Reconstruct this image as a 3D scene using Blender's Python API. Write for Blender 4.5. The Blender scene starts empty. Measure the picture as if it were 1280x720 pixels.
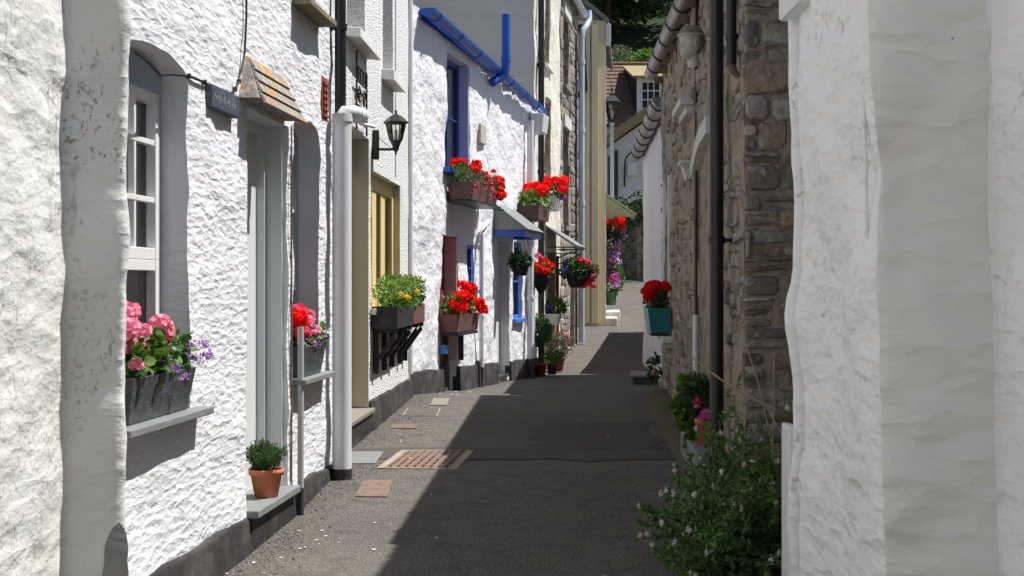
import bpy, bmesh, math, random
from mathutils import Vector, noise, Matrix
from mathutils.geometry import delaunay_2d_cdt
random.seed(7)
R = random.uniform
scene = bpy.context.scene
COL = scene.collection
# ---------------------------------------------------------------- camera, light, exposure
CZ = 1.4
cam_d = bpy.data.cameras.new('camera'); cam = bpy.data.objects.new('camera', cam_d); COL.objects.link(cam)
cam.location = (0, 0, CZ); cam.rotation_euler = (math.radians(90), 0, 0)
cam_d.sensor_width = 36; cam_d.lens = 36*1700/1280; cam_d.shift_y = -5/1280
cam_d.clip_start = .05; cam_d.clip_end = 2000
scene.camera = cam
SUN = Vector((1, .22, 1.97)).normalized()
w = bpy.data.worlds.new('World'); scene.world = w; w.use_nodes = True
wn = w.node_tree.nodes; sky = wn.new('ShaderNodeTexSky'); sky.sky_type = 'NISHITA'; sky.sun_disc = False
sky.sun_elevation = math.asin(SUN.z); sky.sun_rotation = math.atan2(SUN.x, SUN.y)
w.node_tree.links.new(sky.outputs[0], wn['Background'].inputs[0]); wn['Background'].inputs[1].default_value = .07
sd = bpy.data.lights.new('sun', 'SUN'); sd.energy = 5; sd.angle = math.radians(.5); sd.color = (1, .972, .94)
so = bpy.data.objects.new('sun', sd); COL.objects.link(so); so.location = (20, 5, 40)
so.rotation_euler = SUN.to_track_quat('Z', 'Y').to_euler()
scene.view_settings.view_transform = 'Standard'; scene.view_settings.look = 'None'
scene.view_settings.exposure = .55; scene.view_settings.gamma = 1
scene.cycles.max_bounces = 7; scene.cycles.diffuse_bounces = 5; scene.cycles.transparent_max_bounces = 8
scene.cycles.sample_clamp_indirect = 4
# ---------------------------------------------------------------- materials
def mat(name, col, rough=.85, spec=.25, metal=0, bump=(), spots=(), island=0, attr=False, trans=0, rgb=None, brick=None):
    m = bpy.data.materials.new(name); m.use_nodes = True
    nt = m.node_tree; N = nt.nodes; L = nt.links; p = N['Principled BSDF']
    p.inputs['Roughness'].default_value = rough; p.inputs['Specular IOR Level'].default_value = spec
    p.inputs['Metallic'].default_value = metal
    tc = N.new('ShaderNodeTexCoord')
    def nz(s, det, dist=0, vor=False):
        mp = N.new('ShaderNodeMapping'); mp.inputs['Scale'].default_value = s if isinstance(s, tuple) else (s,)*3
        L.new(tc.outputs['Object'], mp.inputs[0])
        if vor:
            t = N.new('ShaderNodeTexVoronoi'); t.inputs['Scale'].default_value = 1; src = mp.outputs[0]
            if dist:
                wn_ = N.new('ShaderNodeTexNoise'); wn_.inputs['Scale'].default_value = .8; wn_.inputs['Detail'].default_value = det; L.new(src, wn_.inputs['Vector'])
                vm = N.new('ShaderNodeVectorMath'); vm.operation = 'MULTIPLY_ADD'; vm.inputs[1].default_value = (dist,)*3; L.new(wn_.outputs['Color'], vm.inputs[0]); L.new(src, vm.inputs[2]); src = vm.outputs[0]
            L.new(src, t.inputs['Vector']); return t.outputs['Distance']
        t = N.new('ShaderNodeTexNoise'); t.inputs['Scale'].default_value = 1; t.inputs['Detail'].default_value = det
        t.inputs['Distortion'].default_value = dist; t.inputs['Roughness'].default_value = .6
        L.new(mp.outputs[0], t.inputs['Vector']); return t.outputs['Fac']
    def mix(a, b, f, mode='MIX'):
        x = N.new('ShaderNodeMix'); x.data_type = 'RGBA'; x.blend_type = mode
        for sck, v in ((x.inputs[6], a), (x.inputs[7], b), (x.inputs[0], f)):
            if hasattr(v, 'links'): L.new(v, sck)
            else: sck.default_value = (*v, 1) if isinstance(v, (tuple, list)) else v
        return x.outputs[2]
    def math_(op, a, b, c=None):
        x = N.new('ShaderNodeMath'); x.operation = op
        for i, v in enumerate((a, b, c)):
            if v is None: continue
            if hasattr(v, 'links'): L.new(v, x.inputs[i])
            else: x.inputs[i].default_value = v
        return x.outputs[0]
    c = col
    if attr:
        a = N.new('ShaderNodeAttribute'); a.attribute_name = 'Col'; c = a.outputs['Color']
    if island:
        g = N.new('ShaderNodeNewGeometry'); r = g.outputs['Random Per Island']
        hs = N.new('ShaderNodeHueSaturation'); hs.inputs['Color'].default_value = (*col, 1)
        L.new(math_('MULTIPLY_ADD', r, island*1.6, 1-island*.8), hs.inputs['Value'])
        g2 = math_('FRACT', math_('MULTIPLY', r, 17.3), 0)
        hu = .012 if 'petal' in name else .05; L.new(math_('MULTIPLY_ADD', g2, hu, .5-hu/2), hs.inputs['Hue'])
        c = hs.outputs[0]
    for s in spots:      # (scale, lo, hi, colour, amount, detail, distortion)
        sc_, lo, hi, cc, amt, det = s[:6]
        f = nz(sc_, det, s[6] if len(s) > 6 else 0)
        mr = N.new('ShaderNodeMapRange'); mr.inputs[1].default_value = lo; mr.inputs[2].default_value = hi; mr.inputs[4].default_value = amt
        L.new(f, mr.inputs[0]); fo_ = mr.outputs[0]
        if len(s) > 7:       # only inside larger patches
            m2 = N.new('ShaderNodeMapRange'); m2.inputs[1].default_value = s[8]; m2.inputs[2].default_value = s[8]+.08; L.new(nz(s[7], 3), m2.inputs[0]); fo_ = math_('MULTIPLY', fo_, m2.outputs[0])
        c = mix(c, cc, fo_)
    if hasattr(c, 'links'): L.new(c, p.inputs['Base Color'])
    else: p.inputs['Base Color'].default_value = (*c, 1)
    h = None
    for b in bump:       # (scale, detail, height[, distortion, voronoi])
        f = nz(b[0], b[1], b[3] if len(b) > 3 else 0, len(b) > 4)
        v = math_('MULTIPLY', f, b[2]); h = v if h is None else math_('ADD', h, v)
    if h is not None:
        bn = N.new('ShaderNodeBump'); bn.inputs['Strength'].default_value = 1; bn.inputs['Distance'].default_value = 1
        L.new(h, bn.inputs['Height']); L.new(bn.outputs[0], p.inputs['Normal'])
    if trans:
        t = N.new('ShaderNodeBsdfTranslucent'); ms = N.new('ShaderNodeMixShader'); ms.inputs[0].default_value = trans
        if hasattr(c, 'links'): L.new(c, t.inputs[0])
        else: t.inputs[0].default_value = (*c, 1)
        L.new(p.outputs[0], ms.inputs[1]); L.new(t.outputs[0], ms.inputs[2]); L.new(ms.outputs[0], N['Material Output'].inputs[0])
    return m
def glassmat(name, tint=(.85, .9, .9), refl=1.0):
    m = bpy.data.materials.new(name); m.use_nodes = True; nt = m.node_tree; N = nt.nodes; L = nt.links
    N.remove(N['Principled BSDF'])
    fr = N.new('ShaderNodeFresnel'); fr.inputs[0].default_value = 1.5
    tr = N.new('ShaderNodeBsdfTransparent'); tr.inputs[0].default_value = (*tint, 1)
    gl = N.new('ShaderNodeBsdfGlossy'); gl.inputs['Roughness'].default_value = .03
    ms = N.new('ShaderNodeMixShader'); L.new(fr.outputs[0], ms.inputs[0]); L.new(tr.outputs[0], ms.inputs[1]); L.new(gl.outputs[0], ms.inputs[2])
    L.new(ms.outputs[0], N['Material Output'].inputs[0]); return m
DIRT = (.13, .12, .09)
M = dict(
 brushed=mat('brushed_whitewash', (.69, .695, .715), .8, bump=[((10, 10.5, 33), 3, .0062, 1.5, 1), ((4, 5, 12), 2, .010, .3), ((40, 40, 60), 4, .0030)], spots=[((2.2, 2.2, 1.2), .62, .75, (.62, .62, .60), .5, 5), ((30, 30, 18), .69, .74, (.3, .29, .27), .6, 3)]),
 oldwhite=mat('weathered_whitewash', (.62, .62, .605), .85, bump=[((3.5, 3.5, 9.5), 4, .011, 1.6, 1), ((3, 3.5, 8), 2, .014, .3), ((22, 22, 30), 5, .006), (90, 3, .0012)],
    spots=[((1.6, 1.6, .7), .47, .68, (.52, .50, .44), .7, 6), ((24, 24, 9), .54, .63, DIRT, .75, 7, .5, (2.6, 2.6, 1.6), .53), ((55, 55, 40), .56, .62, (.2, .17, .12), .8, 5, 0, (4, 4, 3), .52), ((20, 20, 4), .69, .71, (.20, .12, .06), .85, 4), ((2, 2, 1.4), .45, .6, (.57, .565, .52), .6, 6)]),
 smooth=mat('smooth_whitewash', (.82, .80, .765), .7, bump=[((2.2, 2.2, 3.4), 2, .06, .4), ((5, 5, 11), 2, .02, 1.3, 1), ((8, 8, 11), 3, .010), (110, 3, .0008)], spots=[((.9, .9, .7), .5, .75, (.62, .56, .52), .5, 3), ((40, 40, 25), .74, .76, (.2, .18, .16), .7, 3)]),
 rwhite=mat('lane_side_whitewash', (.88, .88, .89), .75, bump=[((6.5, 6.5, 17), 4, .012, 1.5, 1), ((4, 5, 10), 2, .02, .3), ((30, 30, 45), 4, .004), (110, 3, .0008)], spots=[((20, 20, 30), .56, .64, (.5, .49, .46), .7, 6, .8, (3, 3, 3), .52), ((1.5, 1.5, .8), .5, .75, (.66, .64, .61), .6, 5)]),
 pebble=mat('pebbledash', (.76, .76, .75), .85, bump=[(62, 2, .010, 0, 1), (30, 4, .004)], spots=[((55, 55, 55), .60, .66, (.33, .32, .31), .75, 2), ((2, 2, 1), .55, .8, (.6, .59, .55), .5, 4)]),
 cream=mat('cream_render', (.50, .46, .35), .85, bump=[(70, 3, .003), (8, 3, .006)], spots=[((2, 2, .6), .5, .7, (.38, .35, .27), .6, 5)]),
 rough=mat('rough_white_render', (.70, .70, .72), .85, bump=[((5.5, 5.5, 9), 4, .012, 1.6, 1), ((5, 5, 7), 2, .02, .3), ((26, 26, 32), 4, .007), (100, 3, .0012)], spots=[((26, 26, 26), .64, .69, (.4, .39, .38), .7, 5, .5), ((2, 2, .9), .55, .75, (.6, .6, .6), .5, 4)]),
 creamrough=mat('cream_rough_render', (.70, .66, .57), .85, bump=[((8, 8, 9), 4, .03, .5), ((35, 35, 35), 4, .008)], spots=[((3, 3, 2), .5, .68, (.5, .46, .38), .7, 5), ((20, 20, 20), .62, .68, (.3, .27, .22), .7, 4)]),
 cement=mat('grey_cement_render', (.60, .565, .52), .9, bump=[((2, 2, 6), 3, .03, .5), (40, 4, .003)], spots=[((1.5, 1.5, 3), .45, .7, (.50, .46, .41), .7, 6)]),
 stone=mat('rubble_stone', (.2, .18, .15), .85, attr=True, bump=[((14, 14, 18), 4, .02, .5), (70, 4, .003)], spots=[((9, 9, 13), .48, .60, (.12, .10, .08), .75, 6, .5), ((14, 14, 11), .58, .66, (.42, .41, .38), .75, 6), ((40, 40, 40), .6, .7, (.1, .09, .08), .6, 4)]),
 mortar=mat('lime_mortar', (.33, .275, .215), .95, bump=[((9, 9, 11), 5, .03, .6), (60, 4, .004)], spots=[((6, 4, 5), .5, .60, (.15, .118, .09), .8, 6), ((10, 7, 8), .56, .62, (.20, .19, .175), .7, 6), ((22, 14, 16), .61, .67, (.42, .39, .33), .7, 4), ((30, 20, 22), .64, .68, (.06, .05, .04), .8, 4)]),
 black=mat('black_bitumen_paint', (.035, .033, .034), .55, .4, bump=[((6, 6, 6), 4, .012), (60, 3, .001)], spots=[((5, 5, 7), .48, .7, (.12, .11, .10), .8, 6, .5), ((25, 25, 40), .66, .72, (.3, .29, .27), .6, 4)]),
 plinth=mat('grey_black_plinth', (.026, .024, .024), .7, .3, bump=[((7, 7, 6), 4, .016), (60, 3, .002)], spots=[((4, 4, 6), .48, .70, (.085, .077, .07), .7, 6, .4), ((22, 22, 8), .66, .72, (.34, .32, .3), .6, 4)]),
 slate=mat('slate_slab', (.19, .20, .195), .6, .4, bump=[((6, 6, 30), 4, .004), (60, 3, .0008)], spots=[((6, 6, 6), .5, .72, (.30, .29, .26), .6, 6), ((18, 18, 18), .63, .7, (.11, .11, .11), .6, 4)]),
 lichen=mat('lichened_slate', (.25, .23, .20), .9, bump=[(30, 4, .008), (90, 3, .002)], spots=[((16, 16, 16), .5, .62, (.40, .36, .30), .8, 5), ((9, 5, 11), .56, .62, (.55, .22, .02), .95, 5, .8), ((45, 45, 45), .6, .66, (.13, .11, .09), .8, 3)]),
 mossysill=mat('mossy_sill', (.20, .18, .13), .9, bump=[(40, 4, .006)], spots=[((14, 14, 14), .52, .62, (.42, .33, .06), .7, 5), ((30, 30, 30), .58, .66, (.08, .07, .05), .7, 4)]),
 sillwhite=mat('painted_sill', (.74, .73, .70), .6, bump=[(30, 4, .002)], spots=[((8, 8, 5), .56, .7, (.5, .48, .42), .7, 5)]),
 gloss=mat('white_gloss_paint', (.74, .74, .73), .35, .5, bump=[(14, 3, .0015)], spots=[((8, 8, 3), .58, .75, (.52, .50, .45), .6, 5)]),
 bluegrey=mat('blue_grey_paint', (.36, .42, .50), .5, .4, spots=[((6, 6, 2), .5, .75, (.28, .33, .39), .6, 4)]),
 palegreen=mat('pale_grey_green_paint', (.62, .65, .64), .5, .4, bump=[(20, 3, .001)], spots=[((3, 3, 1), .5, .75, (.48, .53, .52), .6, 4)]),
 reveal=mat('painted_reveal', (.62, .60, .60), .8, bump=[((6, 6, 24), 3, .005), (60, 3, .001)]),
 pinkreveal=mat('pink_grey_reveal', (.56, .44, .44), .8, bump=[(20, 3, .002)]),
 plastic=mat('white_plastic_pipe', (.70, .71, .72), .3, .5, bump=[((10, 10, 3), 3, .001)], spots=[((5, 5, 1.5), .56, .75, (.5, .5, .47), .6, 5), ((60, 60, 30), .68, .72, (.3, .28, .25), .5, 3)]),
 greyplastic=mat('grey_plastic_pipe', (.42, .43, .43), .4, .5, bump=[((10, 10, 3), 3, .001)], spots=[((8, 8, 2), .5, .7, (.3, .29, .27), .6, 5)]),
 paleblue=mat('pale_blue_pipe_paint', (.50, .56, .68), .35, .5, spots=[((5, 5, 1.5), .55, .75, (.4, .44, .52), .6, 5)]),
 blackpipe=mat('black_iron_pipe', (.012, .011, .013), .35, .5, bump=[((14, 14, 5), 3, .0015)], spots=[((10, 10, 4), .66, .74, (.09, .05, .035), .7, 5)]),
 gutterbrown=mat('weathered_gutter', (.15, .125, .12), .33, .6, bump=[((10, 10, 10), 3, .002)], spots=[((9, 3, 9), .5, .68, (.32, .30, .27), .7, 6), ((20, 20, 20), .62, .7, (.07, .06, .06), .6, 4)]),
 blue=mat('bright_blue_paint', (.012, .085, .42), .35, .5, spots=[((9, 9, 9), .58, .75, (.03, .13, .46), .6, 5)]),
 navy=mat('dark_blue_paint', (.015, .05, .25), .4, .5),
 skyblue=mat('mid_blue_paint', (.06, .17, .48), .5, .4, spots=[((8, 8, 3), .55, .7, (.12, .24, .52), .6, 4)]),
 yellow=mat('yellow_paint', (.80, .62, .27), .5, .4, spots=[((6, 6, 1.5), .52, .7, (.50, .36, .1), .6, 4)]),
 maroon=mat('maroon_paint', (.20, .03, .035), .5, .4, spots=[((4, 4, 2), .5, .7, (.3, .14, .13), .6, 4)]),
 woodblack=mat('black_stained_wood', (.02, .02, .022), .5, .4, bump=[((30, 4, 60), 3, .001)], spots=[((7, 7, 20), .55, .72, (.09, .08, .08), .6, 5)]),
 slatebox=mat('charcoal_slate_effect', (.062, .066, .075), .5, .4, bump=[((14, 14, 60), 4, .0035), (90, 3, .001)], spots=[((9, 9, 22), .5, .7, (.11, .115, .125), .8, 5)]),
 brownbox=mat('brown_stained_box', (.10, .055, .045), .55, .35, bump=[((8, 8, 50), 3, .001)], spots=[((6, 6, 14), .5, .7, (.17, .10, .09), .7, 5)]),
 redbox=mat('worn_red_brown_wood', (.16, .06, .05), .55, .35, bump=[((8, 8, 50), 3, .001)], spots=[((9, 9, 14), .45, .65, (.12, .10, .09), .8, 5)]),
 tealbox=mat('teal_plastic_box', (.012, .17, .21), .35, .5, spots=[((6, 6, 6), .5, .7, (.02, .21, .25), .6, 4)]),
 paleboxes=mat('pale_grey_plastic', (.5, .53, .56), .5, .4),
 terracotta=mat('terracotta', (.52, .17, .09), .85, bump=[(30, 4, .002)], spots=[((10, 10, 14), .54, .7, (.62, .32, .22), .6, 5)]),
 redpot=mat('dark_red_pot', (.30, .05, .035), .6, spots=[((10, 10, 14), .56, .7, (.38, .12, .08), .6, 4)]),
 greypot=mat('grey_pot', (.13, .14, .15), .6), greenpot=mat('green_pot', (.03, .10, .045), .5, .4), darkpot=mat('dark_basket', (.018, .018, .016), .8, bump=[(40, 3, .006)]),
 soil=mat('potting_soil', (.05, .035, .025), 1, bump=[(60, 4, .01)]),
 iron=mat('black_wrought_iron', (.012, .012, .013), .4, .5, bump=[(60, 3, .001)]),
 rust=mat('rusty_iron', (.17, .12, .095), .8, bump=[(50, 4, .003)], spots=[((30, 30, 30), .5, .65, (.24, .2, .165), .7, 5), ((12, 12, 12), .5, .7, (.12, .05, .035), .7, 4)]),
 frameconc=mat('concrete_surround', (.36, .31, .24), .9, bump=[(60, 4, .002)], spots=[((10, 10, 10), .45, .62, (.20, .17, .13), .8, 6), ((60, 60, 60), .55, .65, (.13, .11, .09), .7, 3)]),
 cheek=mat('shade_toned_slate', (.03, .024, .022), .9, bump=[(12, 4, .03)]), bluereveal=mat('pale_blue_reveal', (.46, .52, .76), .7),  # cheek: dormer slate with its shade put into the base colour
 hole=mat('dark_slot', (.045, .014, .012), .9),
 glass=glassmat('window_glass'), lampglass=glassmat('lantern_glass', (.93, .93, .9)),
 dark=mat('dark_interior', (.03, .032, .036), .9), curtain=mat('net_curtain', (.5, .52, .53), .9),
 greycurtain=mat('grey_curtain', (.68, .72, .72), .9),
 hairp=mat('brown_stained_plaster', (.24, .21, .15), .9, bump=[(70, 4, .006)]), canopy=mat('olive_canopy', (.30, .32, .19), .7), bushleaf=mat('bush_leaf', (.10, .20, .055), .5, .3, island=.5, trans=.25), flake=mat('white_flake', (.62, .61, .58), .7),
 stucco=mat('antique_plaster', (.52, .49, .40), .85, bump=[(60, 4, .003)], spots=[((30, 30, 30), .55, .7, (.28, .24, .18), .6, 5)]),
 whitestone=mat('painted_stone_trim', (.58, .57, .54), .8, bump=[(40, 4, .004)], spots=[((9, 9, 9), .5, .68, (.42, .40, .36), .6, 5)]),
 rooftile=mat('brown_roof_tiles', (.17, .105, .075), .9, bump=[(12, 4, .03)], spots=[((5, 5, 5), .5, .7, (.20, .14, .10), .7, 5), ((2, 2, 2), .5, .7, (.16, .15, .09), .6, 4)]),
 mossroof=mat('mossy_tan_roof', (.30, .24, .13), .9, bump=[(12, 4, .03)], spots=[((5, 5, 5), .5, .7, (.36, .30, .17), .7, 5)]),
 sheet=mat('weathered_sheet', (.22, .23, .23), .45, .4, spots=[((12, 12, 12), .5, .7, (.22, .21, .19), .7, 5)]),
 fence=mat('cream_barge_board', (.86, .73, .49), .7, spots=[((4, 4, 1), .52, .7, (.72, .60, .39), .6, 5)]),
 leaf=mat('leaf_green', (.085, .19, .028), .55, .35, island=.45, trans=.3), leafdark=mat('leaf_dark_green', (.04, .10, .028), .5, .35, island=.45, trans=.2),
 leaflime=mat('variegated_leaf', (.20, .32, .07), .55, .35, island=.8, trans=.25), rosemary=mat('rosemary_leaf', (.075, .15, .05), .6, .3, island=.4, trans=.2),
 heath=mat('grey_green_leaf', (.16, .19, .11), .6, .3, island=.5, trans=.25),
 red=mat('red_petal', (.9, .012, .004), .7, .1, island=.14, trans=.15), deepred=mat('crimson_petal', (.7, .006, .008), .7, .1, island=.14, trans=.15),
 pink=mat('pink_petal', (.86, .28, .40), .5, .3, island=.25, trans=.35), hotpink=mat('hot_pink_petal', (.85, .06, .12), .5, .3, island=.25, trans=.3),
 lilac=mat('lilac_petal', (.46, .26, .55), .5, .3, island=.35, trans=.3), white=mat('white_petal', (.78, .76, .70), .5, .3, island=.15, trans=.3),
 yellowp=mat('yellow_petal', (.85, .52, .02), .5, .3, island=.2, trans=.3), purple=mat('violet_petal', (.13, .06, .42), .5, .3, island=.3, trans=.2),
 magenta=mat('magenta_petal', (.62, .10, .38), .5, .3, island=.3, trans=.3), rosep=mat('dusty_rose_petal', (.5, .10, .14), .5, .3, island=.3, trans=.3),
 stem=mat('green_stem', (.12, .15, .05), .7), bark=mat('bark', (.10, .075, .05), .9, bump=[(20, 4, .02)]), twig=mat('pale_twig', (.36, .27, .17), .8),
 treeleaf=mat('tree_foliage', (.07, .13, .03), .6, .3, island=.6, trans=.25), brightleaf=mat('bright_shrub_foliage', (.16, .27, .05), .6, .3, island=.6, trans=.3),
 litter=mat('grit', (.14, .125, .105), .9, island=.7),
 asphalt=mat('worn_asphalt', (.125, .113, .098), .88, .3, bump=[(75, 4, .010, 0, 1), ((3, 3, 3), 4, .02), (160, 2, .004)],
    spots=[((1.1, .7, 1), .42, .68, (.085, .079, .073), .8, 6, .6), ((95, 95, 95), .54, .64, (.25, .225, .19), .75, 2), ((80, 80, 80), .60, .66, (.04, .037, .034), .8, 2), ((8, 8, 8), .5, .62, (.088, .08, .072), .7, 5), ((4, 3, 1), .58, .72, (.16, .145, .12), .5, 5), ((26, 26, 26), .70, .73, (.32, .30, .27), .7, 2)]),
 patch=mat('dark_asphalt_patch', (.078, .072, .068), .88, .3, bump=[(75, 4, .008, 0, 1), ((3, 3, 3), 4, .02)], spots=[((90, 90, 90), .58, .7, (.13, .12, .11), .6, 2), ((2, 2, 2), .45, .7, (.085, .078, .072), .7, 5)]),
 earth=mat('earth', (.10, .085, .055), .95, bump=[(20, 5, .03)], spots=[((5, 5, 5), .5, .65, (.07, .09, .03), .7, 5)]),
 hill=mat('wooded_slope', (.03, .045, .015), .95, bump=[(2, 4, .3)]),
 kerb=mat('pale_stone_slab', (.22, .20, .17), .85, bump=[(25, 4, .006)], spots=[((9, 9, 9), .5, .7, (.2, .18, .15), .7, 5)]),
 sign=mat('dark_slate_plaque', (.06, .075, .10), .6, .4, bump=[(50, 4, .003)], spots=[((30, 30, 30), .55, .68, (.17, .18, .2), .7, 4)]),
 letter=mat('faded_letters', (.36, .38, .40), .7), vent=mat('red_brown_vent', (.28, .08, .05), .7), putty=mat('putty_plate', (.45, .42, .34), .7))
# ---------------------------------------------------------------- mesh helpers
class MB:
    def __init__(s): s.v = []; s.f = []; s.c = []; s.sm = []; s.ck = (1, 1, 1)
    def add(s, vs, fs, smooth=False):
        n = len(s.v); s.v += [Vector(p) for p in vs]; s.f += [[i+n for i in f] for f in fs]
        s.c += [s.ck]*len(fs); s.sm += [smooth]*len(fs)
    def hexa(s, p, smooth=False):       # p: 4 bottom + 4 top
        s.add(p, [(3, 2, 1, 0), (4, 5, 6, 7), (0, 1, 5, 4), (1, 2, 6, 5), (2, 3, 7, 6), (3, 0, 4, 7)], smooth)
    def box(s, pt, u0, u1, v0, v1, o0, o1, tu=0, to=0):
        # tu/to widen the top
        s.hexa([pt(u0, v0, o0), pt(u1, v0, o0), pt(u1, v0, o1), pt(u0, v0, o1),
                pt(u0-tu, v1, o0), pt(u1+tu, v1, o0), pt(u1+tu, v1, o1+to), pt(u0-tu, v1, o1+to)])
    def tube(s, path, r, n=10, cap=True):
        path = [Vector(p) for p in path]; rings = []; k = len(path)
        rr = r if isinstance(r, (list, tuple)) else [r]*k
        prev = None; vs = []
        for i, p in enumerate(path):
            d = (path[min(i+1, k-1)]-path[max(i-1, 0)]).normalized()
            if prev is None: a = d.orthogonal().normalized()
            else: a = (prev-d*prev.dot(d)).normalized()
            prev = a; b = d.cross(a)
            vs += [p+(a*math.cos(t)+b*math.sin(t))*rr[i] for t in [2*math.pi*j/n for j in range(n)]]
        fs = [(i*n+j, i*n+(j+1) % n, (i+1)*n+(j+1) % n, (i+1)*n+j) for i in range(k-1) for j in range(n)]
        s.add(vs, fs, True)
        if cap: s.add(vs[:n], [tuple(range(n))[::-1]]); s.add(vs[-n:], [tuple(range(n))])
    def lathe(s, c, prof, n=20, smooth=True, rot=0):
        c = Vector(c); k = len(prof)
        vs = [c+Vector((r*math.cos(2*math.pi*j/n+rot), r*math.sin(2*math.pi*j/n+rot), z)) for r, z in prof for j in range(n)]
        fs = [(i*n+j, i*n+(j+1) % n, (i+1)*n+(j+1) % n, (i+1)*n+j) for i in range(k-1) for j in range(n)]
        s.add(vs, fs, smooth)
    def leaf(s, c, d, nrm, ln, wd, bend=.15):
        d = d.normalized(); x = d.cross(nrm)
        if x.length < 1e-4: x = d.orthogonal()
        x.normalize(); n = x.cross(d)
        s.add([c, c+d*ln*.35+x*wd*.5+n*ln*bend, c+d*ln*.75+x*wd*.38, c+d*ln-n*ln*bend*.6, c+d*ln*.75-x*wd*.38, c+d*ln*.35-x*wd*.5+n*ln*bend],
              [(0, 1, 2, 3), (0, 3, 4, 5)])
    def build(s, name, m, parent=None, bevel=0, label=None):
        loc = Vector((0, 0, 0)); p = parent
        while p is not None: loc += p.location; p = p.parent
        me = bpy.data.meshes.new(name); me.from_pydata([v-loc for v in s.v], [], s.f)
        me.polygons.foreach_set('use_smooth', s.sm)
        if any(c != (1, 1, 1) for c in s.c):
            ca = me.color_attributes.new('Col', 'FLOAT_COLOR', 'CORNER'); d = []
            for f, c in zip(s.f, s.c): d += [*c, 1.0]*len(f)
            ca.data.foreach_set('color', d)
        me.materials.append(M[m] if isinstance(m, str) else m); me.update()
        o = bpy.data.objects.new(name, me); COL.objects.link(o)
        if parent: o.parent = parent
        if label: o['label'] = label
        if bevel:
            b = o.modifiers.new('bevel', 'BEVEL'); b.width = bevel; b.segments = 2; b.limit_method = 'ANGLE'; b.angle_limit = math.radians(35)
        return o
def thing(name, label, cat, loc, group=None):
    o = bpy.data.objects.new(name, None); COL.objects.link(o); o.location = loc; o.empty_display_size = .1
    o['label'] = label; o['category'] = cat
    if group: o['group'] = group
    return o
def tag(o, label, cat, group=None):
    o['label'] = label; o['category'] = cat
    if group: o['group'] = group
def one(name, label, cat, loc, mb, m, group=None, bevel=0):
    # a thing that is a single mesh; origin at its base
    mb.v = [v-Vector(loc) for v in mb.v]; o = mb.build(name, m, None, bevel); o.location = loc; tag(o, label, cat, group); return o
def lane(a, b, side):                   # a wall plane along the lane: X = a + b*Y, o grows into the lane
    k = 1/math.hypot(1, b)*side
    return lambda u, v, o=0: Vector((a+b*u+o*k, u-o*k*b, v))
def facing(Y):                          # a wall facing the camera: u = X
    return lambda u, v, o=0: Vector((u, Y-o, v))
def cut(poly, g):
    out = []
    for i, p in enumerate(poly):
        q = poly[(i+1) % len(poly)]; L = math.dist(p, q); n = max(1, int(L/g))
        out += [(p[0]+(q[0]-p[0])*j/n, p[1]+(q[1]-p[1])*j/n) for j in range(n)]
    return out
def inside(p, poly):
    r = False; x, y = p; j = len(poly)-1
    for i in range(len(poly)):
        xi, yi = poly[i]; xj, yj = poly[j]
        if (yi > y) != (yj > y) and x < (xj-xi)*(y-yi)/(yj-yi)+xi: r = not r
        j = i
    return r
def rect(u0, u1, v0, v1): return [(u0, v0), (u1, v0), (u1, v1), (u0, v1)]
def arch(u0, u1, v0, v1, rise, n=10):
    return [(u0, v0), (u1, v0)]+[((u0+u1)/2+(u1-u0)/2*math.cos(math.pi*i/n), v1-rise+rise*math.sin(math.pi*i/n)**.75) for i in range(n+1)]
def wall(pt, u0, u1, v0, v1, holes=(), g=.06, amp=.01, sc=3, depth=.25, vf=None, seed=0, wob=.006, thick=.3):
    mb = MB(); vf = vf or v1
    outer = cut(rect(u0, u1, v0, v1), g*2); hs = [cut(h, g) for h in holes]
    pts = []; edges = []
    for poly in [outer]+hs:
        n = len(pts); k = len(poly); pts += poly; edges += [(n+i, n+(i+1) % k) for i in range(k)]
    nb = len(pts)
    v = v0+g/2; r = 0
    while v < v1:
        st = g if v < vf else g*4
        u = u0+g/2+(r % 2)*st/2
        while u < u1-g/3:
            if not any(min(a[0] for a in h)-g*.4 < u < max(a[0] for a in h)+g*.4 and min(a[1] for a in h)-g*.4 < v < max(a[1] for a in h)+g*.4 for h in holes): pts.append((u+R(-.1, .1)*g, v+R(-.1, .1)*g))
            u += st
        v += st; r += 1
    vs, es, fs, *_ = delaunay_2d_cdt([Vector(p) for p in pts], edges, [], 0, 1e-6)
    def D(p):
        q = Vector((p[0]*sc+seed, p[1]*sc, seed*.37))
        o = amp*(noise.noise(q)+.5*noise.noise(q*2.7))
        return o, wob*noise.noise(q*1.7+Vector((9, 0, 0))), wob*noise.noise(q*1.7+Vector((0, 9, 0)))
    def P(p, o=0):
        a, b, c = D(p); return pt(p[0]+b, p[1]+c, a+o)
    P3 = [P(p) for p in vs]
    tri = []
    for f in fs:
        c = (sum(vs[i][0] for i in f)/3, sum(vs[i][1] for i in f)/3)
        if inside(c, outer) and not any(inside(c, h) for h in hs): tri.append(tuple(f))
    ref = (pt(1, 0, 1)-pt(1, 0, 0))
    t0 = tri[0]; nn = (P3[t0[1]]-P3[t0[0]]).cross(P3[t0[2]]-P3[t0[0]])
    if nn.dot(ref) < 0: tri = [t[::-1] for t in tri]
    mb.add(P3, tri, True)
    for h, dp, mid in [(h, depth, .03) for h in hs]+[(outer, thick, .03)]:
        k = len(h); ring = [P(p) for p in h]+[P(p, -mid) for p in h]+[P(p, -dp) for p in h]
        q = [(a*k+i, a*k+(i+1) % k, (a+1)*k+(i+1) % k, (a+1)*k+i) for a in range(2) for i in range(k)]
        mb.add(ring, q, False)
    return mb
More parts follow.
